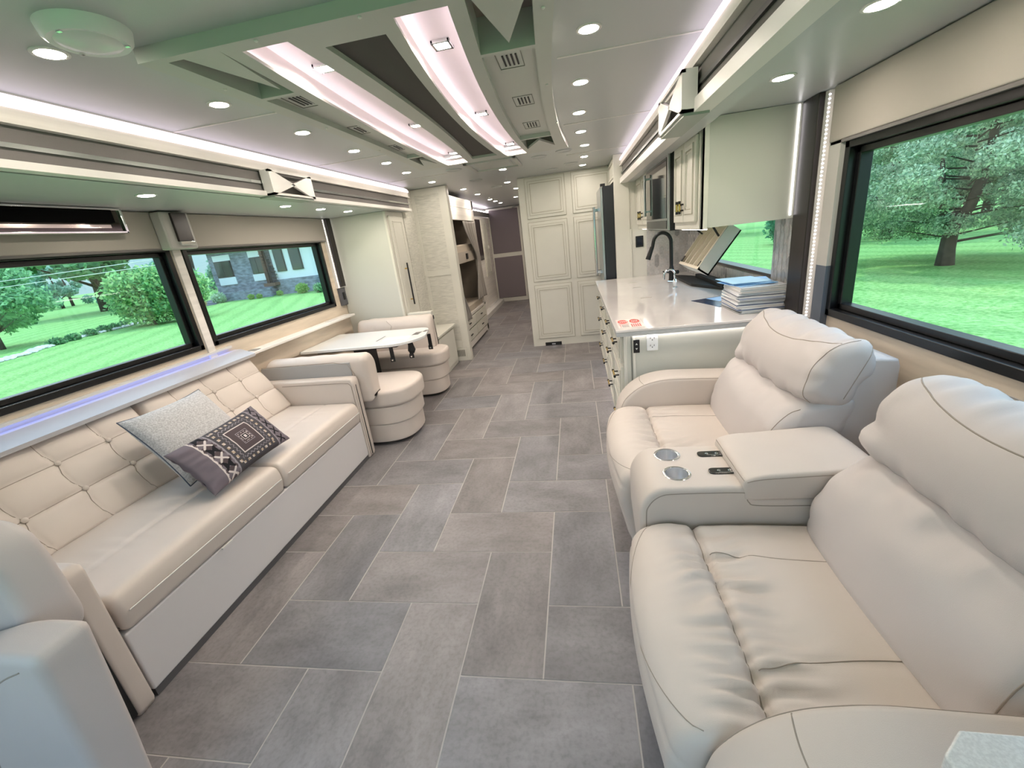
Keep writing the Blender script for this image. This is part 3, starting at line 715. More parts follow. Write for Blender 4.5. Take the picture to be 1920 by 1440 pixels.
# tall wardrobe at the end of the left slide-out
t = thing('wardrobe', 'tall white wardrobe at the far end of the left slide-out', 'cabinet')
MB().box(XL + .005, -1.93, 4.50, 4.975, 0, 1.898).build('body', WHITE2, t)
MB().box(-1.93, -1.905, 4.495, 4.975, 0, 1.898).build('face_frame', WHITE, t, bevel=.002)
d = MB().box(-1.905, -1.885, 4.545, 4.905, .30, 1.855).build('door', WHITE, t, bevel=.004)
f = MB()
for a in ((4.60, 4.85, 1.79, 1.80), (4.60, 4.85, .38, .39), (4.60, 4.61, .38, 1.80), (4.84, 4.85, .38, 1.80)): f.box(-1.886, -1.880, *a)
f.build('moulding', WHITE, d, bevel=.002)
MB().tube([(-1.85, 4.70, .90), (-1.85, 4.70, 1.36)], .009, 10).build('handle_bar', BLACKM, d)
for z in (.96, 1.30): MB().tube([(-1.885, 4.70, z), (-1.85, 4.70, z)], .007, 8).build('handle_post', BRASS, d)
struct('wall_left', MB().box(-2.57, -1.90, 4.98, 5.37, 0, ZC), WALLP)

# wallpapered column
t = thing('column', 'white framed column with two striped wallpaper panels at the hallway entrance', 'column')
MB().box(-1.955, -1.46, 5.375, 5.46, 0, ZC - .001).build('body', WHITE, t)
f = MB()
for a in ((-1.93, -1.865, .18, 2.155), (-1.56, -1.462, 0, 2.155), (-1.865, -1.56, 2.09, 2.155), (-1.865, -1.56, 1.135, 1.205), (-1.865, -1.56, .18, .27)): f.box(a[0], a[1], 5.36, 5.375, a[2], a[3])
f.build('frame', WHITE, t, bevel=.002)
MB().box(-1.87, -1.555, 5.368, 5.376, 1.20, 2.095).build('wallpaper_panel', WALLP, t)
MB().box(-1.87, -1.555, 5.368, 5.376, .265, 1.14).build('wallpaper_panel', WALLP, t)
MB().box(-1.965, -1.935, 5.33, 5.37, 1.75, 2.10).build('slide_stop', TRIMW, t, bevel=.003)
MB().box(-1.975, -1.94, 5.34, 5.372, .84, 1.75).build('seal_strip', mat('seal_grey', '8c8b82', .6), t)
MB().box(-1.965, -1.93, 5.33, 5.372, .70, .86).build('lower_stop', TRIMW, t, bevel=.003)
g = MB().box(-1.69, -1.50, 5.352, 5.376, .0, .175).build('grille_plate', WHITE, t, bevel=.004)
gr = MB()
for k in range(9): gr.box(-1.64 + k * .012, -1.634 + k * .012, 5.349, 5.353, .06, .15)
gr.build('grille_slots', mat('grille_grey', '77746a', .6), g)

# ================================================================== RECLINERS (right slide-out)
SEATP = rpoly([(.74, .20, .02), (.20, .04, .03), (.165, .10, .05), (.135, .22, .10), (.10, .38, .10), (.125, .485, .09), (.22, .520, .08), (.335, .500, .02), (.50, .505, .10), (.74, .495, .03)], 8)
BACKP = rpoly([(.672, .485, .03), (.695, .60, .06), (.735, .70, .05), (.825, .768, .02), (1.02, .80, .05), (.94, .48, .03)], 8)
HEADP = rpoly([(.832, .752, .02), (.80, .80, .05), (.825, .905, .08), (.90, .99, .06), (1.0, 1.005, .06), (1.055, .955, .05), (1.05, .88, .05), (.955, .745, .03)], 8)
def recliner(y0, y1, label, ay0, ay1):
    t = thing('recliner', label, 'recliner')
    yc = (y0 + y1) / 2; W = y1 - y0
    def d_seat(x, z, y, N):
        top = N.y > .3 and z > .4
        v = 0
        u = (y - y0) / W
        if z > .4: v -= .022 * g1(x, .335, .011) * (1 if N.y > .2 else 0)
        if N.y > .3:
            v += .012 * math.sin(PI * u) * (1 if x < .33 else .6)
            # gathered wrinkles running away from the crease
            f = g1(x, .29, .06) + .8 * g1(x, .40, .08)
            v += .030 * f * nz(x * 5 + 3, y * 34 + 1.5 * nz(x * 8, y * 4, 1), 5) * min(1, 4 * u * (1 - u) + .2)
            for ys in (y0 + .175, y1 - .175): v -= .005 * g1(y + .10 * max(0, x - .45) * (1 if ys > yc else -1) * 0, ys, .006) * (1 if x > .345 and x < .66 else 0)
        v -= .006 * g1(z, .435, .006) * (1 if x < .2 else 0)
        if x < .22 and z < .30: v += .010 * nz(x * 8, y * 26, z * 9) * g1(u, 0, .16) + .010 * nz(x * 8, y * 26, z * 9) * g1(u, 1, .16)
        # footrest front swells in the middle
        if x < .34: v += .028 * (math.sin(PI * u) - .6) * max(0, -N.x + .1)
        return v
    s = sweep(SEATP, y0, y1, .035, .011, 'y', d_seat, LEATHER, 'seat', t)
    MB().tube(drape(s, [(.335, y0 + .02 + (W - .04) * k / 60, .5) for k in range(61)], (0, 0, -1), -.0005), .0016, 5).build('crease_seam', STITCH, s)
    MB().tube(drape(s, [(0, y0 + .02 + (W - .04) * k / 60, .452 + .05 * (1 - math.sin(PI * k / 60)) ) for k in range(61)], (1, 0, 0), .0003), .0013, 5).build('front_seam', STITCH, s)
    for ys, sg in ((y0 + .155, 1), (y1 - .155, -1)):
        MB().tube(drape(s, [(x, ys + sg * .035 * math.sin(PI * (x - .345) / .68), .5) for x in np.linspace(.350, .70, 60)], (0, 0, -1), .0003), .0013, 5).build('stitch_line', STITCH, s)
    def d_back(x, z, y, N):
        u = (y - y0) / W; f = max(0, -N.x)
        v = .022 * f * max(0, math.sin(PI * u)) ** .8
        v += .034 * nz(x * 3, y * 15, z * 7) * g1(z, .748, .030) * f + .010 * nz(x * 3, y * 9, z * 5 + 3) * g1(z, .69, .05) * f
        v += .016 * nz(x * 5 + 9, y * 5, z * 16) * (g1(u, 0, .12) + g1(u, 1, .12))
        return v
    bk_o = sweep(BACKP, y0 + .002, y1 - .002, .055, .013, 'y', d_back, LEATHER_G, 'backrest', t, cen=True)
    MB().tube(drape(bk_o, [(u, y0 + .035, v) for u, v in spline([(.83, .745), (.775, .72), (.725, .66), (.70, .58), (.69, .51)], 6, False)], (.8, .6, 0), .0003), .0017, 6).build('side_seam', STITCH, bk_o)
    def d_head(x, z, y, N):
        u = (y - y0) / W; f = max(0, -N.x * .8 + N.y * .5)
        v = .014 * f * max(0, math.sin(PI * u)) ** .7
        v += .024 * nz(x * 6, y * 6 + z * 5, z * 19) * (g1(u, 0, .15) + g1(u, 1, .15))
        v += .018 * nz(x * 4, y * 18, z * 4 + 7) * g1(z, 1.0, .04) * max(0, N.y)
        v += .022 * nz(x * 4 + 2, y * 16, z * 5) * g1(z, .775, .04)
        return v
    h = sweep(HEADP, y0 - .005, y1 + .005, .055, .012, 'y', d_head, LEATHER_G, 'head_pillow', t, cen=True)
    MB().tube(drape(h, [(u, y0 + .028, v) for u, v in spline([(.99, 1.0), (.92, .985), (.85, .93), (.825, .86), (.82, .80), (.845, .77)], 6, False)], (.62, .62, -.48), .0003), .0017, 6).build('side_seam', STITCH, h)
    MB().tube(drape(h, [(u, y0, v) for u, v in spline([(1.03, .985), (1.0, .93), (.97, .86), (.94, .79)], 6, False)], (0, 1, 0), .0003), .0017, 6).build('side_seam', STITCH, h)
    # curved seam crossing the pillow
    pts = []
    for k in range(41):
        u = k / 40; w_ = 1 - (2 * u - 1) ** 2; pts.append((.92 - .035 * w_, y0 + .03 + (W - .06) * u, 1.0 - .06 * w_))
    pts = drape(h, pts, (.8, 0, -.6), -.0004)
    MB().tube(pts, .0022, 6).build('seam', STITCH, h)
    sweep(rpoly([(.76, .06, .02), (.78, .52, .02), (.88, .76, .02), (1.02, .935, .02), (1.125, .925, .02), (1.13, .45, .04), (1.05, .06, .02)], 5), y0 + .015, y1 - .015, .012, .03, 'y', None, LEATHER_G, 'back_frame', t)
    MB().box(.22, .80, y0 + .03, y1 - .03, .03, .22).build('base', BLACKM, t)
    arm = rpoly([(.205, .02, .02), (.175, .40, .05), (.21, .53, .08), (.315, .625, .10), (.45, .655, .10), (.88, .635, .04), (.98, .40, .05), (.98, .02, .02)], 8)
    a = sweep(arm, ay0, ay1, .022, .014, 'y', lambda x, z, y, N: .004 * math.sin(PI * (y - ay0) / (ay1 - ay0)) * max(0, N.y), LEATHER, 'arm', t)
    for yy, dy in ((ay0, 1), (ay1, -1)):
        line = spline([(.20, .36), (.198, .44), (.225, .535), (.30, .603), (.38, .635), (.47, .645), (.65, .640), (.87, .627)], 6, False)
        MB().tube(drape(a, [(u, yy + dy * .010, v - .004) for u, v in line], (.25 if 0 else 0, dy * .75, -.66), -.0006), .0020, 6).build('piping', STITCH, a)
    MB().tube(drape(a, [(.335 - .012 * math.sin(PI * k / 14), ay0 + .012 + (ay1 - ay0 - .024) * k / 14, .62) for k in range(15)], (.5, 0, -.85), -.0006), .0018, 6).build('cross_seam', STITCH, a)
    return t
recliner(1.61, 2.32, 'cream leather recliner beside the kitchen counter, farther of the two', 2.325, 2.50)
recliner(.60, 1.285, 'large cream leather recliner in the right foreground, nearer of the two', .42, .597)

t = thing('console', 'leather centre console with two steel cup holders between the recliners', 'console')
cons = rpoly([(.20, .02, .02), (.165, .40, .03), (.165, .56, .05), (.215, .628, .05), (.48, .628, .0), (.53, .628, .01), (.535, .58, .01), (.95, .575, .02), (1.0, .40, .05), (1.0, .02, .02)], 8)
c_o = sweep(cons, 1.295, 1.60, .018, .014, 'y', None, LEATHER, 'body', t)
MB().tube(drape(c_o, [(u, 1.3, v) for u, v in spline([(.188, .25), (.186, .50), (.195, .56), (.235, .600), (.30, .608), (.48, .608), (.508, .60), (.518, .57), (.56, .555), (.80, .553)], 6, False)], (0, 1, 0), -.0006), .0022, 6).build('piping', STITCH, c_o)
lid = sweep(rpoly([(.50, .575, .015), (.495, .655, .02), (.55, .672, .06), (.90, .690, .06), (.945, .64, .02), (.94, .578, .01)], 6), 1.29, 1.605, .014, .014, 'y', lambda x, z, y, N: .005 * math.sin(PI * (y - 1.29) / .315) * max(0, N.y) + .0015 * nz(x * 12, y * 12, 1), LEATHER, 'padded_lid', t)
MB().tube(drape(lid, [(u, 1.292, v) for u, v in spline([(.508, .648), (.56, .658), (.75, .668), (.90, .676)], 6, False)], (0, .8, -.6), -.0006), .0018, 6).build('piping', STITCH, lid)
MB().tube(drape(lid, [(.503, 1.30 + .295 * k / 20, .648) for k in range(21)], (.8, 0, -.6), -.0006), .0018, 6).build('piping', STITCH, lid)
def carve(o, cutters):
    bpy.context.view_layer.update()
    for c in cutters:
        md = o.modifiers.new('cut', 'BOOLEAN'); md.object = c; md.operation = 'DIFFERENCE'; md.solver = 'EXACT'
    dg = bpy.context.evaluated_depsgraph_get(); me = bpy.data.meshes.new_from_object(o.evaluated_get(dg)); o.modifiers.clear(); o.data = me
    for c in cutters: bpy.data.objects.remove(c)
carve(c_o, [MB().cyl((x, y, .55), .040, .2, 'z', 40).build('well', LEATHER) for x, y in ((.300, 1.527), (.308, 1.392))])
for x, y in ((.300, 1.527), (.308, 1.392)):
    c = MB(); 
    vs_ = []; pr_ = [(.0385, -.004), (.040, .002), (.0445, .0035), (.0485, .002), (.049, -.002)]; n_ = 40
    for r_, z_ in pr_:
        for k in range(n_): vs_.append((x + r_ * math.cos(2 * PI * k / n_), y + r_ * math.sin(2 * PI * k / n_), .628 + z_))
    c.add(vs_, [(j * n_ + k, j * n_ + (k + 1) % n_, (j + 1) * n_ + (k + 1) % n_, (j + 1) * n_ + k) for j in range(4) for k in range(n_)])
    c.build('cup_holder', CHROME, t, smooth=True, angle=50)
    w_ = MB(); vs_ = []; n_ = 40
    for z_, r_ in ((.629, .0385), (.578, .035)):
        for k in range(n_): vs_.append((x + r_ * math.cos(2 * PI * k / n_), y + r_ * math.sin(2 * PI * k / n_), z_))
    w_.add(vs_, [(k, (k + 1) % n_, (k + 1) % n_ + n_, k + n_) for k in range(n_)] + [tuple(range(n_, 2 * n_))]); w_.build('cup_holder_wall', mat('cup_steel', 'e6e6e8', .3, .75), t, smooth=True)
for x, y in ((.462, 1.520), (.470, 1.398)):
    b = MB().extr(rpoly([(x - .052, y - .019, .019), (x + .052, y - .019, .019), (x + .052, y + .019, .019), (x - .052, y + .019, .019)], 8), .627, .633, 'z').build('control_pad', mat('black_gloss', '08080a', .08, coat=1), t, bevel=.002)
    MB().lathe((x - .018, y, .633), [(.006, 0), (.005, .0015)], 12).lathe((x + .018, y, .633), [(.006, 0), (.005, .0015)], 12).box(x - .02, x + .03, y - .013, y - .010, .633, .6335).build('button', CHROME, b)

# near left captain's chair
t = thing('captains_chair', 'pale bluish grey leather swivel chair cut off at the lower left corner', 'chair')
sweep(rpoly([(-2.1, .3, .05), (-2.1, .98, .08), (-1.50, .97, .05), (-1.44, .93, .03), (-1.42, .84, .04), (-1.41, .64, .05), (-1.60, .48, .05), (-1.75, .3, .04)], 8), .62, .74, .03, .025, 'y', None, LEATHER_G, 'backrest', t)
s = sweep(rpoly([(-2.15, .0, .02), (-2.15, .55, .10), (-1.60, .69, .20), (-1.33, .772, .10), (-1.19, .77, .025), (-1.21, .60, .04), (-1.235, .40, .05), (-1.30, .0, .02)], 8), .50, .615, .022, .02, 'y', None, LEATHER_G, 'arm', t)
MB().tube(drape(s, [(x, .5, z) for x, z in spline([(-1.575, .26), (-1.50, .47), (-1.42, .60), (-1.34, .69), (-1.25, .735)], 6, False)], (0, 1, 0), -.0006), .0022, 6).build('seam', STITCH, s)
# small white side table at the lower right corner
t = thing('side_table', 'white speckled stone table top at the lower right corner', 'table')
MB().extr(rpoly([(.46, .0, .0), (.46, .455, 0), (.503, .49, 0), (1.15, .47, .01), (1.15, 0, 0)], 3), .722, .752, 'z').build('table_top', TERR, t, bevel=.004)
MB().box(.75, .95, .1, .3, .0, .722).build('pedestal', BLACKM, t, bevel=.01)

# ---------------------------------------------------------------- throw pillows
def pillow(name, w, h, th, m, fn=None):
    nu, nv = 46, 34; mb = MB(); vs = []; fs = []
    for s in (1, -1):
        for j in range(nv + 1):
            for i in range(nu + 1):
                u = 2 * i / nu - 1; v = 2 * j / nv - 1
                pinch = 1 - .09 * (1 - u * u) * abs(v) ** 3
                pinx = 1 - .07 * (1 - v * v) * abs(u) ** 3
                z = s * th / 2 * (max(0, (1 - u * u)) ** .42) * (max(0, (1 - v * v)) ** .42)
                z += s * .006 * nz(u * 3, v * 3, s) * (1 - u * u) * (1 - v * v)
                vs.append((u * w / 2 * pinx, v * h / 2 * pinch, z))
    N = (nu + 1) * (nv + 1)
    for s in (0, 1):
        for j in range(nv):
            for i in range(nu):
                a = s * N + j * (nu + 1) + i; q = (a, a + 1, a + nu + 2, a + nu + 1); fs.append(q if s == 0 else q[::-1])
    mb.add(vs, fs); return mb
def frame_m(c, u, v):
    u = Vector(u).normalized(); v = Vector(v); v = (v - u * v.dot(u)).normalized(); n = u.cross(v)
    return Matrix(((u.x, v.x, n.x, c[0]), (u.y, v.y, n.y, c[1]), (u.z, v.z, n.z, c[2]), (0, 0, 0, 1)))
MW = frame_m((-2.085, 1.81, .70), (.02, .46, .0), (-.28, .05, .36))
t = thing('throw_pillow', 'grey white knitted square cushion leaning on the sofa back', 'cushion')
p = pillow('p', .46, .45, .165, None); p.v = [tuple(MW @ Vector(v)) for v in p.v]
KNIT = mat('knit', 'd0cecf', .95, var=(140, .35), bump=(220, 1.2), sheen=.3)
p.build('cushion', KNIT, t, smooth=True, angle=0)
pp = []
for (a, b) in (((-1, -1), (1, -1)), ((1, -1), (1, 1)), ((1, 1), (-1, 1)), ((-1, 1), (-1, -1))):
    for k in range(14):
        q = k / 14; u = a[0] + (b[0] - a[0]) * q; v = a[1] + (b[1] - a[1]) * q
        pp.append(MW @ Vector((u * .23 * (1 - .07 * (1 - v * v) * abs(u) ** 3), v * .225 * (1 - .09 * (1 - u * u) * abs(v) ** 3), 0)))
pp.append(pp[0]); MB().tube(pp, .003, 6).build('piping', mat('pillow_piping', '4d5666', .8), t)
MW2 = frame_m((-1.845, 1.785, .628), (.0, .575, .01), (-.18, .04, .22))
t = thing('throw_pillow', 'dark grey embroidered lumbar cushion lying in front of the knitted one', 'cushion')
def lumbar():
    w_, h_, th = .575, .29, .13; nu, nv = 190, 104; vs = []; fs = []; tint = []
    dark = (.075, .07, .08, 1); mid = (.17, .145, .17, 1); plum = (.085, .065, .072, 1); cream = (.62, .56, .55, 1); blk = (.012, .012, .016, 1); grey = (.30, .28, .31, 1); tan = (.42, .33, .24, 1)
    def colr(x, y):                                  # x,y in metres, origin centre
        x *= .80; y *= .86; ax = abs(x); col = dark
        if x < -.155: return mid
        if ax > .150 and x > 0: col = mid
        # zigzag band edges
        zz = .004 * abs(((y / .012) % 2) - 1)
        if -.155 <= x < -.085: 
            if x < -.150 + zz: return cream
            if x > -.090 - zz: return grey
            # crosses
            i = math.floor((y + .125) / .042); cy = (y + .125) - (i + .5) * .042; cx = x + .12
            c = cream if i % 2 == 0 else blk
            if abs(abs(cx) - abs(cy)) < .006 and abs(cx) < .020: return c
            if abs(cx) > abs(cy) and abs(cx) < .018 and i % 2: return blk
            return plum if abs(cy) > .01 else mid
        if x > .150:
            i = math.floor((y + .125) / .05); cy = (y + .125) - (i + .5) * .05; cx = x - .18
            if abs(abs(cx) - abs(cy)) < .006 and abs(cx) < .018: return blk
            if x < .154 + zz: return grey
            return col
        # centre square motif with rings
        r = max(abs(x - .03), abs(y)); r2 = abs(x - .03) * .9 + abs(y) * .9
        if r < .006: return cream
        if r < .011: return blk
        if .013 < r < .0155: return cream
        if .022 < r < .0245: return cream if int((x + y) * 700) % 2 else plum
        if .028 < r < .030: return grey
        if .058 < r < .063: return cream
        if r < .063: return plum
        if abs(r - .078 - .004 * math.sin((x if abs(y) > abs(x - .03) else y) * 320)) < .0016: return grey
        if .092 < r < .104 and (int(((x if abs(y) > abs(x - .03) else y) + 1) / .013) % 2 == 0): return tan if int((x * 9 + y * 7) * 20) % 3 else cream
        return dark
    for s in (1, -1):
        for j in range(nv + 1):
            for i in range(nu + 1):
                u = 2 * i / nu - 1; v = 2 * j / nv - 1
                z = s * th / 2 * (max(0, (1 - u * u)) ** .42) * (max(0, (1 - v * v)) ** .42)
                z += s * .010 * nz(u * 4, v * 5, 4 + s) * (1 - v * v) * g1(u, -1, .45) + s * .003 * nz(u * 5, v * 5, 1)
                vs.append(tuple(MW2 @ Vector((u * w_ / 2 * (1 - .06 * (1 - v * v) * abs(u) ** 3), v * h_ / 2 * (1 - .10 * (1 - u * u) * abs(v) ** 3), z))))
    N = (nu + 1) * (nv + 1)
    for s in (0, 1):
        for j in range(nv):
            for i in range(nu):
                a = s * N + j * (nu + 1) + i; q = (a, a + 1, a + nu + 2, a + nu + 1); fs.append(q if s == 0 else q[::-1])
                x = ((i + .5) / nu - .5) * w_; y = ((j + .5) / nv - .5) * h_; tint.append(colr(x, y) if s == 0 else mid)
    attr_mat('embroidery', .8, .2)
    MB().add(vs, fs).build('cushion', MATS['embroidery'], t, smooth=True, angle=0, tint=tint)
lumbar()

# ================================================================== KITCHEN (right slide-out)
GLAZE = mat('glaze_line', 'a79f8c', .6)
def ring4(x0, x1, z0, z1, w): return ((x0, x1, z1 - w, z1), (x0, x1, z0, z0 + w), (x0, x0 + w, z0 + w, z1 - w), (x1 - w, x1, z0 + w, z1 - w))
def pbox(mb, ax, a, f0, f1): return mb.box(a[0], a[1], f0, f1, a[2], a[3]) if ax == 'y' else mb.box(f0, f1, a[0], a[1], a[2], a[3])
def mould(x0, x1, z0, z1, fixed, ax, parent, w=.022):
    """raised moulding with antique glaze lines; ax 'y' plane faces -y, ax 'x' plane faces -x"""
    m = MB()
    for a in ring4(x0, x1, z0, z1, w): pbox(m, ax, a, fixed - .007, fixed)
    for a in ring4(x0 + w + .012, x1 - w - .012, z0 + w + .012, z1 - w - .012, .006): pbox(m, ax, a, fixed - .004, fixed)
    m.build('moulding', WHITE, parent)
    g = MB()
    for a in ring4(x0 - .004, x1 + .004, z0 - .004, z1 + .004, .004): pbox(g, ax, a, fixed - .001, fixed)
    for a in ring4(x0 + w, x1 - w, z0 + w, z1 - w, .005): pbox(g, ax, a, fixed - .0012, fixed)
    g.build('glaze_line', GLAZE, parent)
def reveal(parent, x0, x1, z0, z1, fixed, ax):
    g = MB()
    for a in ring4(x0 - .004, x1 + .004, z0 - .004, z1 + .004, .004): pbox(g, ax, a, fixed - .001, fixed)
    g.build('reveal_gap', GLAZE, parent)
def pull(parent, X, yc, z, L=.11, vertical=False):
    if vertical:
        MB().tube([(X - .030, yc, z - L / 2), (X - .030, yc, z + L / 2)], .0065, 10).build('handle_bar', BRASS, parent)
        ends = [(X - .030, yc, z - L / 2 - .012, z - L / 2 + .004), (X - .030, yc, z + L / 2 - .004, z + L / 2 + .012)]
        m = MB()
        for a in ends: m.tube([(a[0], a[1], a[2]), (a[0], a[1], a[3])], .008, 10)
        m.tube([(X, yc, z - L / 3), (X - .03, yc, z - L / 3)], .005, 8).tube([(X, yc, z + L / 3), (X - .03, yc, z + L / 3)], .005, 8)
    else:
        MB().tube([(X - .030, yc - L / 2, z), (X - .030, yc + L / 2, z)], .0065, 10).build('handle_bar', BRASS, parent)
        m = MB()
        for s in (-1, 1):
            m.tube([(X - .03, yc + s * (L / 2 - .004), z), (X - .03, yc + s * (L / 2 + .012), z)], .008, 10)
            m.tube([(X, yc + s * L / 3, z), (X - .03, yc + s * L / 3, z)], .005, 8)
    m.build('handle_post', BLACKM, parent)
t = thing('kitchen_base_cabinet', 'white kitchen base cabinet with drawers facing the aisle', 'cabinet')
MB().box(.255, 1.195, 2.545, 4.995, .09, .868).build('body', WHITE, t)
MB().box(.34, 1.19, 2.56, 4.99, .0, .09).build('toe_kick', TRIMW, t)
MB().box(.250, .268, 2.535, 4.998, .09, .868).build('face_frame', WHITE, t, bevel=.002)
MB().box(.268, 1.195, 2.538, 2.546, .06, .866).build('end_panel', WHITE2, t)
MB().box(.292, .297, 2.534, 2.539, .09, .862).build('end_groove', mat('groove_grey', '6f716c', .7), t)
MB().box(.302, .318, 2.531, 2.538, .09, .866).build('end_stile', WHITE, t, bevel=.002)
for ya, yb in ((2.57, 3.10), (3.13, 3.72), (3.75, 4.33), (4.36, 4.97)):
    for za, zb in ((.12, .40), (.42, .66), (.68, .85)):
        d = MB().box(.232, .250, ya, yb, za, zb).build('drawer', WHITE, t, bevel=.003)
        mould(ya + .03, yb - .03, za + .03, zb - .03, .232, 'x', d)
        pull(d, .232, (ya + yb) / 2 - .08, (za + zb) / 2 + .02, .12)
MB().box(.30, .315, 2.60, 4.95, .083, .089).build('toe_led_strip', LEDW, t)
t = thing('countertop', 'glossy white quartz countertop over the kitchen drawers', 'countertop')
MB().box(.203, 1.198, 2.482, 5.0, .898, .912).build('slab', QUARTZ, t, bevel=.003)
MB().box(.206, 1.197, 2.485, 4.998, .872, .898).build('slab_edge', QEDGE, t)
l = thing('counter_light', 'white LED strip under the near end of the kitchen countertop', 'led strip')
MB().box(.29, 1.10, 2.515, 2.527, .866, .8715).build('lens', LEDW, l)
for x, y in ((.555, 4.52), (.545, 4.16), (.535, 3.54)):  # thin grey strips laid on the slab
    tagt(MB().box(x - .04, x + .04, y - .012, y + .012, .9122, .9128).build('counter_strip', mat('grey_strip', '9c938d', .4), None), 'thin grey strip on the countertop, %s of the three strips' % ('farthest' if y > 4.4 else 'middle' if y > 4 else 'nearest'), 'strip', 'grey strips on the countertop')
# stickers with red print near the front corner
t = thing('warning_sticker', 'clear sticker with red oval and rectangular print on the near counter corner', 'sticker')
MB().box(.225, .375, 2.535, 2.775, .9121, .9125).build('sheet', mat('sticker_sheet', 'eee2de', .15), t)
RED = mat('sticker_red', 'd0473f', .4)
m = MB()
for cx in (.265, .335):
    m.extr([(cx + .030 * math.cos(a * PI / 12), 2.705 + .055 * math.sin(a * PI / 12)) for a in range(24)], .9125, .9129, 'z')
m.box(.235, .295, 2.632, 2.640, .9125, .9129).box(.240, .243, 2.548, 2.632, .9125, .9129)
for k in range(5): m.box(.305 + k * .012, .311 + k * .012, 2.552, 2.63, .9125, .9129)
m.build('red_print', RED, t)
m = MB()
for k in range(4): m.box(.247 + k * .012, .253 + k * .012, 2.69, 2.725, .9129, .9132); m.box(.318 + k * .010, .322 + k * .010, 2.68, 2.73, .9129, .9132)
m.build('white_letters', TRIMW, t)
m = MB()
for k in range(5): m.box(.250, .290, 2.552 + k * .014, 2.558 + k * .014, .9125, .9129)
m.build('grey_print', mat('print_grey', '8a7d7a', .6), t)

# outlet and switch on the counter end
t = thing('outlet', 'white double power outlet on the end of the kitchen counter', 'outlet')
MB().box(.383, .447, 2.530, 2.538, .762, .862).build('cover_plate', mat('outlet_white', 'f2f2f2', .3), t, bevel=.003)
m = MB()
for z in (.790, .834): m.box(.402, .4045, 2.5285, 2.531, z, z + .010); m.box(.424, .4265, 2.5285, 2.531, z, z + .010); m.lathe((.414, 2.5305, z - .006), [(.003, 0), (.003, -.002)], 10, 'y')
m.build('slots', BLACKM, t)
t = thing('switch', 'black two button rocker switch with white arrows on the counter end', 'switch')
MB().box(.305, .342, 2.530, 2.538, .755, .835).build('body', BLACKM, t, bevel=.002)
m = MB(); m.quad((.317, 2.529, .805), (.331, 2.529, .805), (.324, 2.529, .816)); m.quad((.317, 2.529, .785), (.324, 2.529, .774), (.331, 2.529, .785)); m.build('arrow_marks', TRIMW, t)

# picket tile backsplash
def picket(name, plane, a0, a1, z0, z1, hole=None):
    W_, H_, g = .052, .150, .0022; mb = MB(); tint = []; uvs = []
    cx = a0; col = 0
    P = (lambda a, z, d: (XR - .008 - d, a, z)) if plane == 'x' else (lambda a, z, d: (a, 4.992 - d, z))
    def clip(poly, lo, hi, k, keep_lo):
        out = []; v = lo if keep_lo else hi
        for i in range(len(poly)):
            p, q = poly[i - 1], poly[i]; ip = (p[k] >= v) if keep_lo else (p[k] <= v); iq = (q[k] >= v) if keep_lo else (q[k] <= v)
            if ip != iq: s = (v - p[k]) / (q[k] - p[k]); out.append((p[0] + (q[0] - p[0]) * s, p[1] + (q[1] - p[1]) * s))
            if iq: out.append(q)
        return out
    rects = [(a0, a1, z0, z1)] if not hole else [(a0, hole[0], z0, z1), (hole[1], a1, z0, z1), (hole[0], hole[1], z0, hole[2])]
    pt = W_ * .5
    while cx < a1 + W_:
        z = z0 - H_ + (0 if col % 2 == 0 else (H_ - pt + .0) / 1 * .5 + pt / 2 * 0)
        step = H_ - pt / 1 * 0 - pt * .0
        z = z0 - H_ + (0 if col % 2 == 0 else H_ / 2)
        while z < z1 + H_:
            w2 = W_ / 2 - g; h2 = H_ / 2 - g; sh = h2 - pt * .8
            base = [(cx - w2, z - sh), (cx, z - h2), (cx + w2, z - sh), (cx + w2, z + sh), (cx, z + h2), (cx - w2, z + sh)]
            v = random.choice((1, 1, .96, 1.03, .9, .62, .72, .98, .85)); cc = (.60 * v, .575 * v, .56 * v, 1); o_ = (random.uniform(0, 9), random.uniform(0, 9))
            for r in rects:
                p = base
                for k, lo, hi in ((0, r[0], r[1]), (1, r[2], r[3])):
                    p = clip(p, lo, hi, k, True) if p else p; p = clip(p, lo, hi, k, False) if p else p
                if len(p) >= 3: mb.quad(*[P(a, b, .003) for a, b in p]); tint.append(cc); uvs.append([(a * 1 + o_[0], b + o_[1]) for a, b in p])
            z += H_
        cx += W_ ; col += 1
    mb.cur = 1
    for r in rects:
        n0 = len(mb.f); A = P(r[0], r[2], .0015); B = P(r[1], r[3], -.007); mb.box(min(A[0], B[0]), max(A[0], B[0]), min(A[1], B[1]), max(A[1], B[1]), r[2], r[3])
        for _ in range(len(mb.f) - n0): tint.append((.5, .5, .5, 1)); uvs.append([(0, 0)] * 4)
    return struct(name, mb, [PICK, GROUT], tint=tint, uvs=uvs)
picket('trim_8', 'x', 2.64, 4.995, .912, 1.415, (2.905, 4.305, 1.06))
picket('trim_9', 'y', .77, 1.192, .912, 1.415)
struct('wall_back', MB().box(.45, XR, 5.0, 5.05, 0, ZC), WHITE)
struct('trim_10', MB().box(.445, .60, 4.99, 5.052, 0, ZC).box(.60, .615, 4.985, 5.0, .9, 1.42), WHITE, bevel=.003)
t = thing('control_panel', 'small black square touch panel on the wall at the far end of the counter', 'control panel')
MB().box(.655, .735, 4.985, 4.999, 1.225, 1.34).build('bezel', BLACKM, t, bevel=.003)
MB().box(.668, .722, 4.983, 4.986, 1.245, 1.325).build('screen', mat('dark_screen', '1d2430', .1), t)

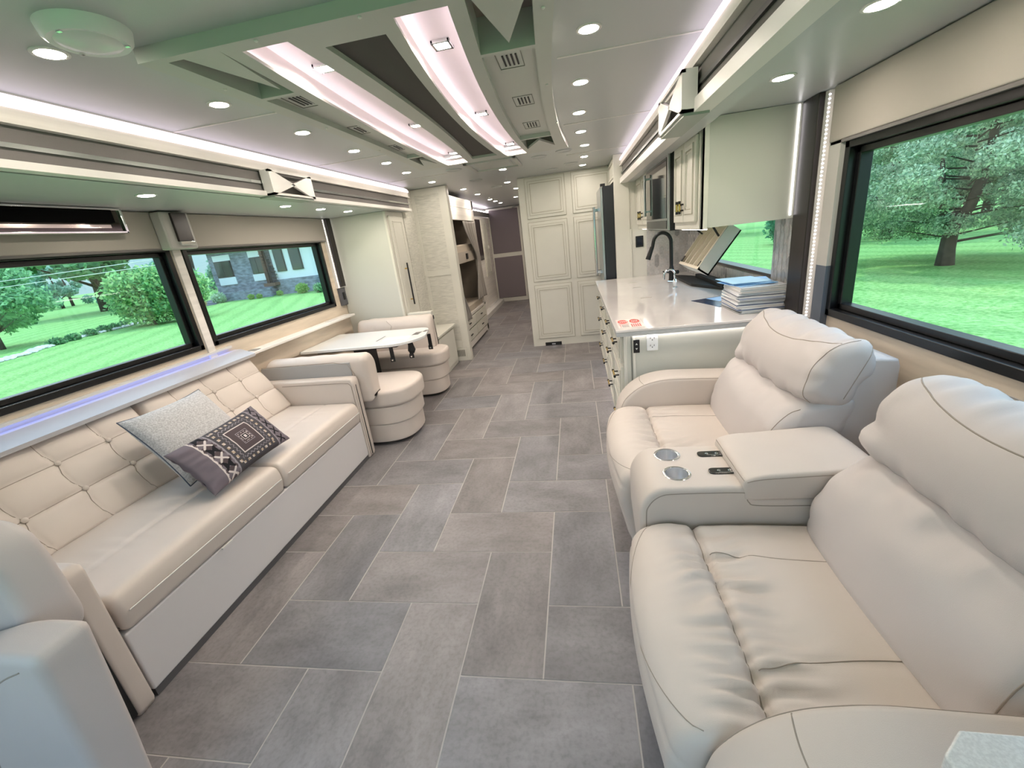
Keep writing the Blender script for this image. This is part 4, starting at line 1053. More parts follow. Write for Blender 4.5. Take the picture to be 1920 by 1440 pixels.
# upper cabinets and microwave
t = thing('upper_cabinet', 'white wall cabinets over the kitchen counter with a plain end panel', 'cabinet')
MB().box(.695, 1.195, 2.60, 3.215, 1.415, 1.948).box(.695, 1.195, 4.16, 4.985, 1.415, 1.948).box(.75, 1.195, 3.21, 4.17, 1.415, 1.948).build('body', WHITE2, t)
MB().box(.683, .698, 2.595, 3.215, 1.41, 1.948).box(.683, .698, 4.16, 4.985, 1.41, 1.948).box(.683, .72, 2.595, 2.61, 1.41, 1.948).build('face_frame', WHITE, t, bevel=.002)
for (ya, yb, hy) in ((2.655, 2.905, 2.875), (2.915, 3.17, 2.945), (4.20, 4.56, 4.50), (4.58, 4.95, 4.62)):
    d = MB().box(.665, .683, ya, yb, 1.455, 1.89).build('door', WHITE, t, bevel=.003)
    mould(ya + .035, yb - .035, 1.50, 1.855, .665, 'x', d)
    pull(d, .665, hy, 1.54, .05, True)
MB().box(1.130, 1.137, 2.594, 2.5985, 1.43, 1.94).build('led_strip', BEAD, t)
l = thing('under_cabinet_light', 'white LED strip under the wall cabinets', 'led strip')
MB().box(.72, .735, 2.65, 3.18, 1.404, 1.409).build('lens', LEDW, l)
MB().box(.72, .735, 4.20, 4.95, 1.404, 1.409).build('lens', LEDW, l)
t = thing('microwave', 'stainless microwave with mirrored door between the wall cabinets', 'microwave')
MB().box(.655, .745, 3.225, 4.15, 1.405, 1.90).build('body', BLACKM, t)
MB().box(.640, .656, 3.235, 4.14, 1.41, 1.895).build('door', STEEL, t, bevel=.003)
MB().box(.636, .641, 3.27, 4.10, 1.49, 1.87).build('mirrored_glass', MIRROR, t)
MB().box(.636, .641, 3.27, 4.10, 1.42, 1.475).build('control_strip', mat('control_black', '2a2a2c', .2), t)
MB().tube([(.61, 4.02, 1.52), (.61, 4.02, 1.84)], .010, 10).box(.61, .64, 4.01, 4.03, 1.55, 1.565).box(.61, .64, 4.01, 4.03, 1.80, 1.815).build('handle', STEEL, t)

# slatted fold-down rack below the cabinet
t = thing('slatted_rack', 'white slatted box hanging at an angle below the wall cabinet', 'rack')
d = Vector((.19, 0, .26)).normalized(); n = Vector((-d.z, 0, d.x)); O = Vector((.83, 0, 1.13)); L_ = .345
def rp(u, y, v): q = O + d * u - n * v; return (q.x, y, min(q.z, 1.4085))
def rbox(mb, u0, u1, y0, y1, v0, v1):
    vs = [rp(u, y, v) for u in (u0, u1) for y in (y0, y1) for v in (v0, v1)]
    return mb.add(vs, [(0, 1, 3, 2), (4, 6, 7, 5), (0, 4, 5, 1), (2, 3, 7, 6), (0, 2, 6, 4), (1, 5, 7, 3)])
m = MB(); rbox(m, 0, L_, 3.20, 3.215, 0, .09); rbox(m, 0, L_, 3.735, 3.75, 0, .09); rbox(m, 0, .012, 3.2, 3.75, 0, .09); rbox(m, 0, L_, 3.2, 3.75, .08, .09); m.build('frame', WHITE2, t)
m = MB()
for k in range(5): rbox(m, 0, L_, 3.215 + k * .128, 3.232 + k * .128, -.002, .05)
rbox(m, 0, .02, 3.2, 3.75, -.002, .01); m.build('slats', mat('slat_cream', 'efe3cf', .5), t)
m = MB(); rbox(m, 0, L_, 3.22, 3.73, .045, .05); m.build('backing', mat('rack_backing', 'c9bfae', .6), t)
m = MB(); rbox(m, .02, .07, 3.70, 3.735, -.004, 0); rbox(m, .02, .06, 3.225, 3.24, -.004, 0)
m.tube([rp(.02 + .24, 3.66, -.002), (.90, 3.66, 1.408)], .006, 6).tube([rp(.25, 3.24, -.002), (.93, 3.24, 1.408)], .007, 6); m.build('hinge', BLACKM, t)
t = thing('cooktop_cover', 'low black cooktop edge on the counter below the slatted rack', 'cooktop')
m = MB().extr(rpoly([(.965, 3.90, .02), (1.13, 3.50, .05), (1.18, 4.30, .02), (.965, 4.68, .03)], 5), .912, .935, 'z')
m.box(1.10, 1.175, 3.52, 4.30, .93, .965); m.build('body', BLACKM, t, bevel=.010)
m = MB().lathe((1.13, 3.56, .955), [(.03, 0), (.028, .02), (.01, .028)], 16); m.build('knob', BLACKM, t)
t = thing('kitchen_faucet', 'tall matte black gooseneck kitchen faucet on the counter', 'faucet')
pts = [(.885, 4.30, .912), (.885, 4.30, 1.00), (.883, 4.30, 1.15), (.880, 4.30, 1.27)]
for k in range(1, 9): a = PI * k / 9; pts.append((.80 + .08 * math.cos(a), 4.30 - .0 * k, 1.27 + .095 * math.sin(a)))
pts += [(.715, 4.30, 1.25), (.700, 4.30, 1.21)]
MB().tube(spline(pts, 4, False), .016, 14).build('neck', BLACKM, t, smooth=True)
MB().tube([(.712, 4.30, 1.25), (.690, 4.30, 1.19), (.672, 4.30, 1.14)], [.018, .021, .024], 16).build('spray_head', BLACKM, t, smooth=True)
MB().lathe((.885, 4.30, .912), [(.032, 0), (.032, .01), (.024, .02), (.022, .12), (.016, .15)], 20).build('base', BLACKM, t, smooth=True)
MB().tube([(.885, 4.30, 1.0), (.93, 4.24, 1.005)], .018, 12).tube([(.87, 4.28, 1.0), (.80, 4.26, 1.02)], .006, 8).build('lever', BLACKM, t)
t = thing('water_tap', 'small curved chrome water tap in front of the black faucet', 'faucet')
pts = [(.835, 3.92, .912), (.835, 3.92, .98), (.832, 3.92, 1.02)] + [(.79 + .045 * math.cos(a), 3.92, 1.02 + .05 * math.sin(a)) for a in np.linspace(.3, PI, 8)] + [(.744, 3.92, .99)]
MB().tube(spline(pts, 4, False), .008, 12).build('spout', CHROME, t, smooth=True)
MB().lathe((.835, 3.92, .912), [(.022, 0), (.022, .006), (.014, .012), (.015, .035), (.020, .05), (.015, .065), (.010, .075)], 20).build('body', CHROME, t, smooth=True)
MB().tube([(.835, 3.92, .965), (.77, 3.90, .975)], .005, 8).build('lever', CHROME, t)
# brochures
cols = ['efeeea', 'd9d7d5', '6c7da6', 'e9e7e4', 'c9c5c2', '44506e', 'eceae8', 'bdb6b0', 'f2f2f0', '9aa3b8', 'e2dfda', '2c3345', 'e8e6e6', 'd0cbc6']
z = .9125
for i in range(16):
    h = random.uniform(.007, .012); dx = random.uniform(-.010, .010); dy = random.uniform(-.012, .012); a = random.uniform(-.06, .06)
    M = Matrix.Translation((1.045 + dx, 2.79 + dy, z)) @ Matrix.Rotation(a, 4, 'Z')
    ml = ['lowest', 'second from the bottom', 'third from the bottom', 'fourth from the bottom', 'fifth from the bottom', 'sixth from the bottom', 'seventh from the bottom', 'eighth from the bottom', 'eighth from the top', 'seventh from the top', 'sixth from the top', 'fifth from the top', 'fourth from the top', 'third from the top', 'second from the top', 'topmost plain one'][i]
    t = thing('brochure', 'thick plastic sleeved brochure in the counter stack, %s' % ml, 'brochure', group='brochures stacked on the counter')
    c = cols[i % len(cols)]
    MB().box(-.125, .125, -.155, .155, .0015, h - .001, M).build('pages', mat('paper_' + c, c, .6, var=(60, .15), stretch=(.3, .3, 8)), t)
    MB().box(-.1265, .1265, -.1565, .1565, 0, .0014, M).box(-.1265, .1265, -.1565, .1565, h - .001, h, M).build('plastic_cover', mat('plastic_sleeve' if i else 'black_binder', 'd5d7dc' if i else '20242c', .12), t)
    z += h
for i, (dx, dy, a, c) in enumerate(((-.01, .01, .18, '8fc3f2'), (.015, .03, -.22, '74aee8'), (-.02, .05, .05, 'a9d3f5'))):
    M = Matrix.Translation((1.03 + dx, 2.82 + dy, z + .001)) @ Matrix.Rotation(a, 4, 'Z') @ Matrix.Rotation(.02 * (i - 1), 4, 'Y')
    o = MB().box(-.11, .11, -.14, .14, 0, .003, M).build('folder', mat('blue_' + c, c, .3), None)
    tagt(o, 'light blue folder lying on the brochure stack, %s of three' % ('lowest', 'middle', 'topmost')[i], 'folder', 'blue folders on the brochures'); z += .005
t = thing('flyer', 'flyer with a dark blue sky and house picture lying beside the brochure stack', 'flyer')
M = Matrix.Translation((.95, 3.09, .9122)) @ Matrix.Rotation(.32, 4, 'Z')
MB().box(-.11, .11, -.16, .16, 0, .002, M).build('sheet', mat('flyer_blue', '27416a', .2, var=(9, .6)), t)
MB().box(-.02, .11, -.16, -.02, .002, .0026, M).build('house_print', mat('flyer_tan', 'a58a62', .3, var=(40, .7)), t)
MB().box(.0, .11, .0, .15, .002, .0026, M).build('sky_print', mat('flyer_sky', '9fc4ee', .3), t)

# fridge and the cabinet above it
t = thing('fridge', 'stainless steel fridge beyond the kitchen counter', 'fridge')
MB().box(.335, 1.1, 5.07, 5.772, .10, 1.885).build('body', mat('fridge_side', '3a3b3f', .35, .6), t)
for ya, yb in ((5.07, 5.42), (5.43, 5.772)): MB().box(.305, .333, ya, yb, .70, 1.88).build('door', STEEL, t, bevel=.006)
MB().box(  .305, .333, 5.07, 5.772, .12, .69).build('drawer', STEEL, t, bevel=.006)
for y in (5.37, 5.48):
    m = MB().tube([(.245, y, .93), (.245, y, 1.70)], .014, 12).box(.245, .305, y - .010, y + .010, .955, .985).box(.245, .305, y - .010, y + .010, 1.65, 1.68); m.build('handle', CHROME, t, smooth=True)
MB().box(.31, .36, 5.06, 5.11, 1.885, 1.91).build('hinge_cap', BLACKM, t)
t = thing('overhead_cabinet', 'white cabinet door above the fridge', 'cabinet')
MB().box(.46, 1.19, 5.055, 5.772, 1.93, ZC - .002).build('body', WHITE, t); mould(5.10, 5.75, 1.96, 2.13, .46, 'x', t)

# ---------------------------------------------------------------- pantry wall
t = thing('pantry', 'tall off white pantry with six raised panel doors beside the hallway', 'cabinet')
MB().box(-.655, 1.19, 5.80, 6.5, 0, ZC - .002).build('body', WHITE, t)
for (x0, x1) in ((-.565, -.075), (.01, .50)):
    for z0, z1 in ((.105, .835), (.885, 1.63), (1.675, 2.145)):
        d = MB().box(x0, x1, 5.786, 5.80, z0, z1).build('door', WHITE, t, bevel=.004); reveal(d, x0, x1, z0, z1, 5.7995, 'y')
        mould(x0 + .035, x1 - .035, z0 + .04, z1 - .04, 5.786, 'y', d)
MB().box(-.655, .45, 5.79, 5.80, 2.148, ZC - .002).build('crown', WHITE, t)
v = MB().box(-.49, -.265, 5.788, 5.801, -.0, .045).build('vent', BLACKM, t)
MB().box(-.40, -.35, 5.786, 5.789, .012, .030).build('vent_latch', CHROME, v)
struct('wall_right', MB().box(-.655, -.60, 6.5, Y1, 0, ZC), WHITE)

# ---------------------------------------------------------------- bunks and hallway
BX = -1.58
t = thing('bunk_bed', 'built-in pair of bunks with pale wood frame along the hallway', 'bunk bed')
m = MB(); 
for a in ((5.46, 5.54, 0, 2.10), (7.16, 7.26, 0, 2.10), (5.46, 7.26, 1.97, 2.0), (5.46, 7.26, .46, .50), (5.46, 7.26, .03, .12)): m.box(BX - .05, BX, *a)
m.box(BX - .03, BX, 5.46, 7.26, 2.0, 2.10).build('frame', GRAIN, t, bevel=.002)
MB().box(BX - .02, BX + .005, 5.50, 7.22, 1.80, 1.965).build('valance_board', GRAIN, t, bevel=.003)
MB().box(BX - .03, BX, 5.54, 7.16, 1.22, 1.37).build('upper_rail', mat('bunk_rail', 'a89e93', .5), t, bevel=.003)
MB().box(-2.48, BX - .02, 5.55, 7.15, 1.30, 1.47).build('upper_mattress', mat('mattress', 'b7ab9c', .8), t, bevel=.02)
MB().box(-2.48, BX - .02, 5.55, 7.15, .50, .60).build('lower_mattress', MATS['mattress'], t, bevel=.02)
MB().box(-2.49, -2.46, 5.5, 7.2, .5, 2.0).box(-2.49, BX - .05, 7.16, 7.2, .5, 2.0).build('back_board', mat('bunk_back', '8b8175', .7), t)
MB().box(-2.48, BX - .05, 5.47, 7.2, .03, .48).build('drawer_carcass', WHITE, t)
MB().box(-2.48, BX - .05, 5.47, 7.2, 2.0, 2.1).build('top_box', mat('bunk_top_dark', '3a2f27', .6), t)
for (za, zb) in ((.14, .29), (.31, .45)):
    for (ya, yb) in ((5.56, 6.34), (6.36, 7.14)):
        d = MB().box(BX, BX + .016, ya, yb, za, zb).build('drawer', WHITE, t, bevel=.002)
        MB().box(BX + .016, BX + .028, (ya + yb) / 2 - .05, (ya + yb) / 2 + .05, (za + zb) / 2 - .006, (za + zb) / 2 + .006).build('handle', BLACKM, d)
MB().box(BX, BX + .02, 6.35, 6.42, 1.26, 1.34).build('reading_socket', BLACKM, t)
def curtain(pts_top, pts_mid, pts_bot, label):
    """gathered cloth: three spans (y0,y1,z) top, tie and hem"""
    t_ = thing('curtain', label, 'curtain'); nu, nv = 60, 40; vs = []; fs = []
    for j in range(nv + 1):
        v = j / nv
        if v < .5: q = v * 2; A, B = pts_top, pts_mid
        else: q = v * 2 - 1; A, B = pts_mid, pts_bot
        q = q * q * (3 - 2 * q); y0 = A[0] + (B[0] - A[0]) * q; y1 = A[1] + (B[1] - A[1]) * q; zz = pts_top[2] + (pts_bot[2] - pts_top[2]) * v
        for i in range(nu + 1):
            u = i / nu; vs.append((BX + .045 + .022 * math.sin(u * 30) * (.5 + .5 * abs(q - .5)) + .01 * nz(u * 9, v * 3, 1), y0 + (y1 - y0) * u, zz + .02 * nz(u * 4, v, 3)))
    for j in range(nv):
        for i in range(nu): a = j * (nu + 1) + i; fs.append((a, a + 1, a + nu + 2, a + nu + 1))
    o = MB().add(vs, fs).build('cloth', CURT, t_, smooth=True, angle=0); s = o.modifiers.new('thick', 'SOLIDIFY'); s.thickness = .004
    return t_
curtain((6.25, 7.05, 1.78), (6.86, 7.06, 1.22), (6.55, 7.25, .62), 'taupe curtain gathered at the far post of the bunks')
curtain((5.50, 5.60, 1.70), (5.49, 5.56, 1.15), (5.50, 5.98, .46), 'taupe curtain hem hanging at the near end of the lower bunk')
t = thing('hall_cabinet', 'pale cabinet with tall door between the bunks and the end wall', 'cabinet')
MB().box(-2.48, -1.93, 7.28, Y1 - .01, .03, 1.95).build('body', GRAIN, t)
MB().box(-1.95, -1.90, 9.2, Y1 - .01, .0, .10).box(-1.93, -1.78, 8.1, 10.3, .0, .09).build('base_step', TRIMW, t, bevel=.003)
d = MB().box(-1.93, -1.91, 9.38, 9.95, .72, 1.90).build('door', WHITE, t, bevel=.003); 
m = MB()
for a in ((9.45, 9.88, 1.82, 1.83), (9.45, 9.88, .80, .81), (9.45, 9.46, .8, 1.83), (9.87, 9.88, .8, 1.83)): m.box(-1.912, -1.905, *a)
m.box(-1.91, -1.88, 9.82, 9.84, 1.30, 1.36).build('moulding', WHITE, d)
MB().box(-1.93, -1.915, 8.75, 9.30, 1.10, 1.90).build('dark_glass', mat('hall_glass', '2a2320', .2), t)
MB().box(-1.94, -1.905, 7.28, Y1 - .01, 1.97, 2.06).build('fabric_fascia', FABG, t)
l = thing('hall_light', 'bright LED strip above the hallway cabinets at the far end', 'led strip')
MB().box(-1.96, -1.93, 8.0, Y1 - .1, 2.075, 2.09).build('lens', LED, l)
o = MB().box(-1.97, -1.19, 10.40, 10.44, 0.005, 2.14).build('door_1', WHITE); o['kind'] = 'structure'
MB().box(-1.905, -1.235, 10.385, 10.402, 1.145, 2.10).build('upper_panel', PURP, o, bevel=.01)
MB().box(-1.905, -1.235, 10.385, 10.402, .10, 1.055).build('lower_panel', PURP, o, bevel=.01)
MB().box(-1.98, -1.955, 10.37, 10.40, .3, 1.85).build('hinge', BLACKM, o)
MB().tube([(-1.35, 10.37, 2.11), (-1.2, 10.36, 2.13)], .012, 8).build('door_closer', STEEL, o)

# ================================================================== OUTSIDE
G = -1.0
def grass_mat():
    m = bpy.data.materials.new('lawn_grass'); m.use_nodes = True; n = m.node_tree; b = n.nodes['Principled BSDF']; b.inputs['Roughness'].default_value = .9; b.inputs['Specular IOR Level'].default_value = .1
    t = n.nodes.new('ShaderNodeTexCoord'); a = n.nodes.new('ShaderNodeTexNoise'); a.inputs['Scale'].default_value = 9; a.inputs['Detail'].default_value = 8; a.inputs['Roughness'].default_value = .75
    n.links.new(t.outputs['Object'], a.inputs['Vector'])
    r = n.nodes.new('ShaderNodeValToRGB'); r.color_ramp.elements[0].position = .40; r.color_ramp.elements[0].color = (.13, .31, .07, 1); r.color_ramp.elements[1].position = .62; r.color_ramp.elements[1].color = (.34, .55, .20, 1)
    n.links.new(a.outputs['Fac'], r.inputs[0])
    mp = n.nodes.new('ShaderNodeMapping'); mp.inputs['Rotation'].default_value = (0, 0, math.radians(-28)); n.links.new(t.outputs['Object'], mp.inputs[0])
    wv = n.nodes.new('ShaderNodeTexWave'); wv.inputs['Scale'].default_value = .22; wv.inputs['Distortion'].default_value = 2.5; wv.inputs['Detail'].default_value = 3; n.links.new(mp.outputs[0], wv.inputs['Vector'])
    r2 = n.nodes.new('ShaderNodeValToRGB'); r2.color_ramp.elements[0].color = (.80, .84, .8, 1); r2.color_ramp.elements[1].position = .6; n.links.new(wv.outputs['Fac'], r2.inputs[0])
    mx = n.nodes.new('ShaderNodeMix'); mx.data_type = 'RGBA'; mx.blend_type = 'MULTIPLY'; mx.inputs[0].default_value = 1; n.links.new(r.outputs[0], mx.inputs[6]); n.links.new(r2.outputs[0], mx.inputs[7])
    n.links.new(mx.outputs[2], b.inputs['Base Color']); MATS['lawn_grass'] = m; return m
GRASS = grass_mat()
mb = MB(); mb.box(-300, 300, -250, 350, G - .5, G); o = mb.build('lawn', GRASS); o['kind'] = 'structure'
# the body of the coach below and around the room, so daylight only enters by the windows
o = MB().box(-2.75, 1.35, -1.5, 10.7, -.55, -.07).build('trim_11', mat('coach_underbody', '3b3c3e', .6)); o['kind'] = 'structure'
m = MB().box(-2.0, .75, -1.4, 10.7, ZC + .13, ZC + .20).box(XL - .10, -1.9, .45, 5.0, ZSL + .1, ZSL + .14).box(.6, XR + .1, -.05, 5.1, ZSR + .1, ZSR + .14).box(-2.7, -1.9, 4.98, 10.6, ZC + .05, ZC + .20).box(.6, 1.4, 5.05, 10.6, ZC + .05, ZC + .2)
o = m.build('trim_11', mat('roof_white', 'dcdcdc', .5)); o['kind'] = 'structure'
# slide-out awnings over the side windows
for nm, x0, x1, y0, y1, l in (('awning', XL - .45, XL - .08, .5, 4.9, 'rolled dark awning over the left windows outside'), ):
    pass
def leaves(n, blobs, size, cols, squash=.9):
    """leaf quads scattered in the outer shells of the blobs"""
    k = len(blobs); w_ = np.array([b[3] ** 2 for b in blobs]); w_ = w_ / w_.sum(); idx = rng.choice(k, n, p=w_)
    B = np.array([[b[0], b[1], b[2], b[3], b[4] if len(b) > 4 else squash] for b in blobs])[idx]
    d = rng.normal(size=(n, 3)); d /= np.linalg.norm(d, axis=1)[:, None]; r = rng.uniform(.35, 1.0, n) ** .5 * (1 + .12 * rng.normal(size=n))
    c = B[:, :3] + d * (B[:, 3] * r)[:, None] * np.stack([np.ones(n), np.ones(n), B[:, 4]], 1)
    u = rng.normal(size=(n, 3)); u /= np.linalg.norm(u, axis=1)[:, None]; v = np.cross(u, rng.normal(size=(n, 3))); v /= np.linalg.norm(v, axis=1)[:, None]
    s = (size * rng.uniform(.6, 1.4, n))[:, None]
    P = np.stack([c - u * s, c - v * s * .5, c + u * s, c + v * s * .5], 1).reshape(-1, 3)
    ci = rng.integers(0, len(cols), n); col = np.array(cols)[ci] * rng.uniform(.8, 1.2, n)[:, None]
    return P, col
def leaf_obj(name, P, col, parent=None):
    n = len(col); me = bpy.data.meshes.new(name); me.vertices.add(4 * n); me.vertices.foreach_set('co', P.astype(np.float32).ravel())
    me.loops.add(4 * n); me.loops.foreach_set('vertex_index', np.arange(4 * n, dtype=np.int32)); me.polygons.add(n)
    me.polygons.foreach_set('loop_start', np.arange(0, 4 * n, 4, dtype=np.int32)); me.polygons.foreach_set('loop_total', np.full(n, 4, dtype=np.int32))
    me.materials.append(LEAF); a = me.color_attributes.new('tint', 'FLOAT_COLOR', 'CORNER')
    a.data.foreach_set('color', np.repeat(np.concatenate([col, np.ones((n, 1))], 1), 4, 0).astype(np.float32).ravel()); me.update(calc_edges=True); me.validate()
    o = bpy.data.objects.new(name, me); C.objects.link(o)
    if parent: o.parent = parent
    return o
GR1 = [(.15, .34, .15), (.24, .50, .22), (.10, .24, .12)]; GR2 = [(.26, .50, .26), (.38, .66, .34), (.16, .34, .18)]; PINE = [(.46, .56, .40), (.66, .76, .56), (.24, .36, .24)]; YG = [(.30, .50, .12), (.42, .62, .2)]
def tree(name, label, x, y, h, r, trunk, n, cols, size, nb=14, lean=0, base=.35, squash=.7, group=None, cat='tree'):
    t = thing(name, label, cat, (x, y, G), group=group)
    R_ = random.Random(int(abs(x * 31 + y * 17)))
    m = MB(); top = Vector((lean, 0, h * .8)); m.tube([(0, 0, -.1), (lean * .3, 0, h * .25), (lean * .7, .05 * r, h * .55), tuple(top)], [trunk * 1.25, trunk, trunk * .75, trunk * .3], 9)
    blobs = []
    for k in range(nb):
        a = R_.uniform(0, 2 * PI); q = R_.uniform(.25, 1) ** .6; z = h * (base + (1 - base) * R_.uniform(.05, .95)); rr = r * q * (1 - .55 * max(0, (z / h - .55) / .45))
        bx, by = rr * .8 * math.cos(a) + lean * .7, rr * .8 * math.sin(a); br = r * R_.uniform(.22, .38)
        blobs.append((bx, by, z, br)); z0 = max(h * .2, z - rr * .5); f = z0 / h
        m.tube([(lean * f, 0, z0), (bx * .5 + lean * .2, by * .5, (z0 + z) / 2 + .1), (bx, by, z)], [trunk * .42, trunk * .25, trunk * .08], 6)
    m.build('trunk', BARK, t, smooth=True, angle=0)
    P, c = leaves(n, blobs, size, cols, squash); leaf_obj('foliage', P, c, t); return t
# left side: seen through the two sofa-side windows
tree('tree', 'tall dark leafy tree with a leaning trunk on the lawn beyond the left window', -51.8, 40.7, 13, 8.2, .42, 9000, GR1, .42, 22, .8, .30, .42)
tree('tree', 'low spreading green tree at the left edge of the left window', -30.6, 18.2, 4.0, 3.0, .10, 7000, GR2, .14, 16, 0, .22, .6)
tree('tree', 'leafy tree with thin bare branches in front of the stone house', -37.6, 38.6, 8.5, 3.0, .28, 5000, GR1, .16, 18, .5, .42, .5)
tree('tree', 'small rounded grey green tree left of the stone house', -33.6, 33.6, 3.2, 1.3, .08, 4000, [(.22, .42, .30), (.3, .5, .36)], .12, 10, 0, .2, .9)
tree('tree', 'broad tree at the far left behind the low spreading tree', -68, 38.5, 7.5, 5.0, .3, 6000, GR2, .40, 14, 0, .1, .8)
t = thing('bush', 'large rounded green bush with bright top beyond the left window', 'bush', (-25.6, 22.6, G))
P, c = leaves(15000, [(0, 0, 1.6, 1.7, .9), (1.4, .6, 1.4, 1.5, .9), (-1.1, .4, 1.5, 1.4, .9), (.6, .3, 2.3, 1.4, .8), (-.3, -.5, 2.2, 1.3, .8), (2.0, 1.0, 1.9, 1.2, .9)], .12, [(.15, .36, .15), (.3, .58, .24), (.48, .72, .3)]); leaf_obj('foliage', P, c, t)
MB().tube([(0, 0, 0), (.2, .1, 1.4)], [.12, .05], 8).tube([(0, 0, 0), (-.4, .1, 1.3)], [.1, .04], 8).build('stem', BARK, t)
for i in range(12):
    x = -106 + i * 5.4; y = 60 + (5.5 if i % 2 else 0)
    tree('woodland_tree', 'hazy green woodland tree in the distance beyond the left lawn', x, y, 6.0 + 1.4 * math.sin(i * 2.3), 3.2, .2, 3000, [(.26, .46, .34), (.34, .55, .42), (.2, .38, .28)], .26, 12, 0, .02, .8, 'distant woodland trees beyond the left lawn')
# row of pale stones and plants edging the lawn
t = thing('stone_border', 'row of pale stones and low plants edging the left lawn', 'stones', (-27, 19, G)); t['kind'] = 'stuff'
m = MB(); q = Vector((-24.6, 12.5)); e_ = Vector((-29.5, 25.5))
for k in range(420):
    f = k / 420; p = q.lerp(e_, f); p = p + Vector((.45 * math.sin(f * 9) + random.uniform(-.35, .35), random.uniform(-.2, .2))); s = random.uniform(.06, .17)
    m.lathe((p.x + 27, p.y - 19, 0), [(s * .7, 0), (s, s * .35), (s * .6, s * .75), (.01, s * .85)], 6)
m.build('stones', mat('pale_stone', 'd8d8d4', .8, var=(3, .3)), t)
P, c = leaves(2500, [(q.lerp(e_, f).x + 27, q.lerp(e_, f).y - 19, .12, .35, .7) for f in (.42, .5, .6, .68, .75, .82)], .08, GR1); leaf_obj('plants', P, c, t)
for i, z in enumerate((3.0, 2.45)):
    m = MB().tube([(-33, 8.4, 1.5 + (z - .7) * .35), (-21, 11.2, 1.5 + (z - 1.5) * .35), (-14, 14, 1.5 + (z - .9) * .35)], .012, 5); tagt(m.build('pale_line', TRIMW), '%s of two thin pale lines crossing the view through the left window' % ('upper', 'lower')[i], 'thin_tube', 'pale lines beyond the left window')  # two thin pale tubes across the left view
struct('path', MB().extr([(-47, 58), (-44, 58), (-32.5, 35.6), (-30.4, 32.6), (-31.5, 30.4), (-35.0, 35.8)], G + .01, G + .03, 'z'), mat('asphalt', '565c66', .8))
# house
t = thing('house', 'stone and white sided house seen through the left rear window', 'house')
STONE = mat('stone_wall', '8d95a3', .85, var=(2.2, .55), stretch=(1, 1, 2.6), bump=(8, 1), detail=5); SID = mat('white_siding', 'd6dde2', .6); WGL = mat('house_window_glass', '39443f', .05, coat=1)
HY = 36
m = MB().box(-32.9, -26.5, HY, HY + 8, G, 4.0).box(-26.5, -16, HY - .3, HY + 8, G, .30); m.build('stone_wall', STONE, t)
MB().box(-26.5, -16, HY - .15, HY + 8, .30, 4.0).build('siding_wall', SID, t)
m = MB()
for a in ((-32.35, -30.6, 2.45, 2.95), (-32.35, -30.6, .35, 1.0), (-28.75, -27.3, 2.45, 3.0), (-28.8, -27.3, .40, 1.0)): m.box(a[0], a[1], HY - .08, HY, a[2], a[3])
m.build('white_band', SID, t)
DF = mat('house_dark_frame', '2b2a2c', .5)
for x0, x1, z0, z1, yy in ((-32.35, -30.7, 1.02, 2.45, HY), (-28.7, -27.45, 1.0, 2.42, HY), (-26.15, -25.25, .98, 3.05, HY - .15), (-24.65, -23.6, .98, 3.0, HY - .15), (-21.5, -20.4, .98, 3.0, HY - .15), (-19.5, -18.4, .98, 3.0, HY - .15)):
    f = MB().box(x0, x1, yy - .10, yy, z0, z1).build('window', DF, t)
    pm = MB(); xm = (x0 + x1) / 2; w = .07
    if x1 - x0 > 1.2: pm.box(x0 + w, xm - w / 2, yy - .12, yy - .1, z0 + w, z1 - w).box(xm + w / 2, x1 - w, yy - .12, yy - .1, z0 + w, z1 - w)
    else: pm.box(x0 + w, x1 - w, yy - .12, yy - .1, z0 + w, z1 - w)
    pm.build('pane', WGL, f)
MB().box(-33.4, -26.6, HY - .6, HY + 8.4, 3.35, 3.5).box(-26.6, -15.6, HY - .6, HY + 8.4, 4.0, 4.15).extr([(HY - .9, 3.45), (HY + 4, 5.4), (HY + 8.6, 3.45)], -33.6, -15.4, 'x').build('roof', mat('roof_brown', '5c5350', .8), t)
MB().box(-27.3, -27.0, HY - .5, HY - .2, .1, 4.0).build('post', mat('post_brown', '5a4034', .7), t)
MB().box(-27.3, -26.2, HY - 1.0, HY, -.15, .12).build('porch_step', mat('porch_brown', '6a5145', .7), t)
m = MB()
for k in range(11):
    a = k * .38; m.box(-.35, .35, -.12, .12, .25 + k * .26, .30 + k * .26, Matrix.Translation((-26.75 + .2 * math.cos(a), HY - .55 + .2 * math.sin(a), 0)) @ Matrix.Rotation(a * .5, 4, 'Z'))
for k in range(8): m.tube([(-27.0 + k * .09, HY - .85, .1), (-27.0 + k * .09, HY - .85, 1.1)], .015, 5)
m.tube([(-26.75, HY - .55, 0), (-26.75, HY - .55, 3.4)], .06, 8).build('spiral_stair', mat('stair_dark', '3b3536', .6), t)
MB().box(-31.3, -26.5, HY - 1.4, HY - 1.2, G, -.25).build('retaining_wall', STONE, t)
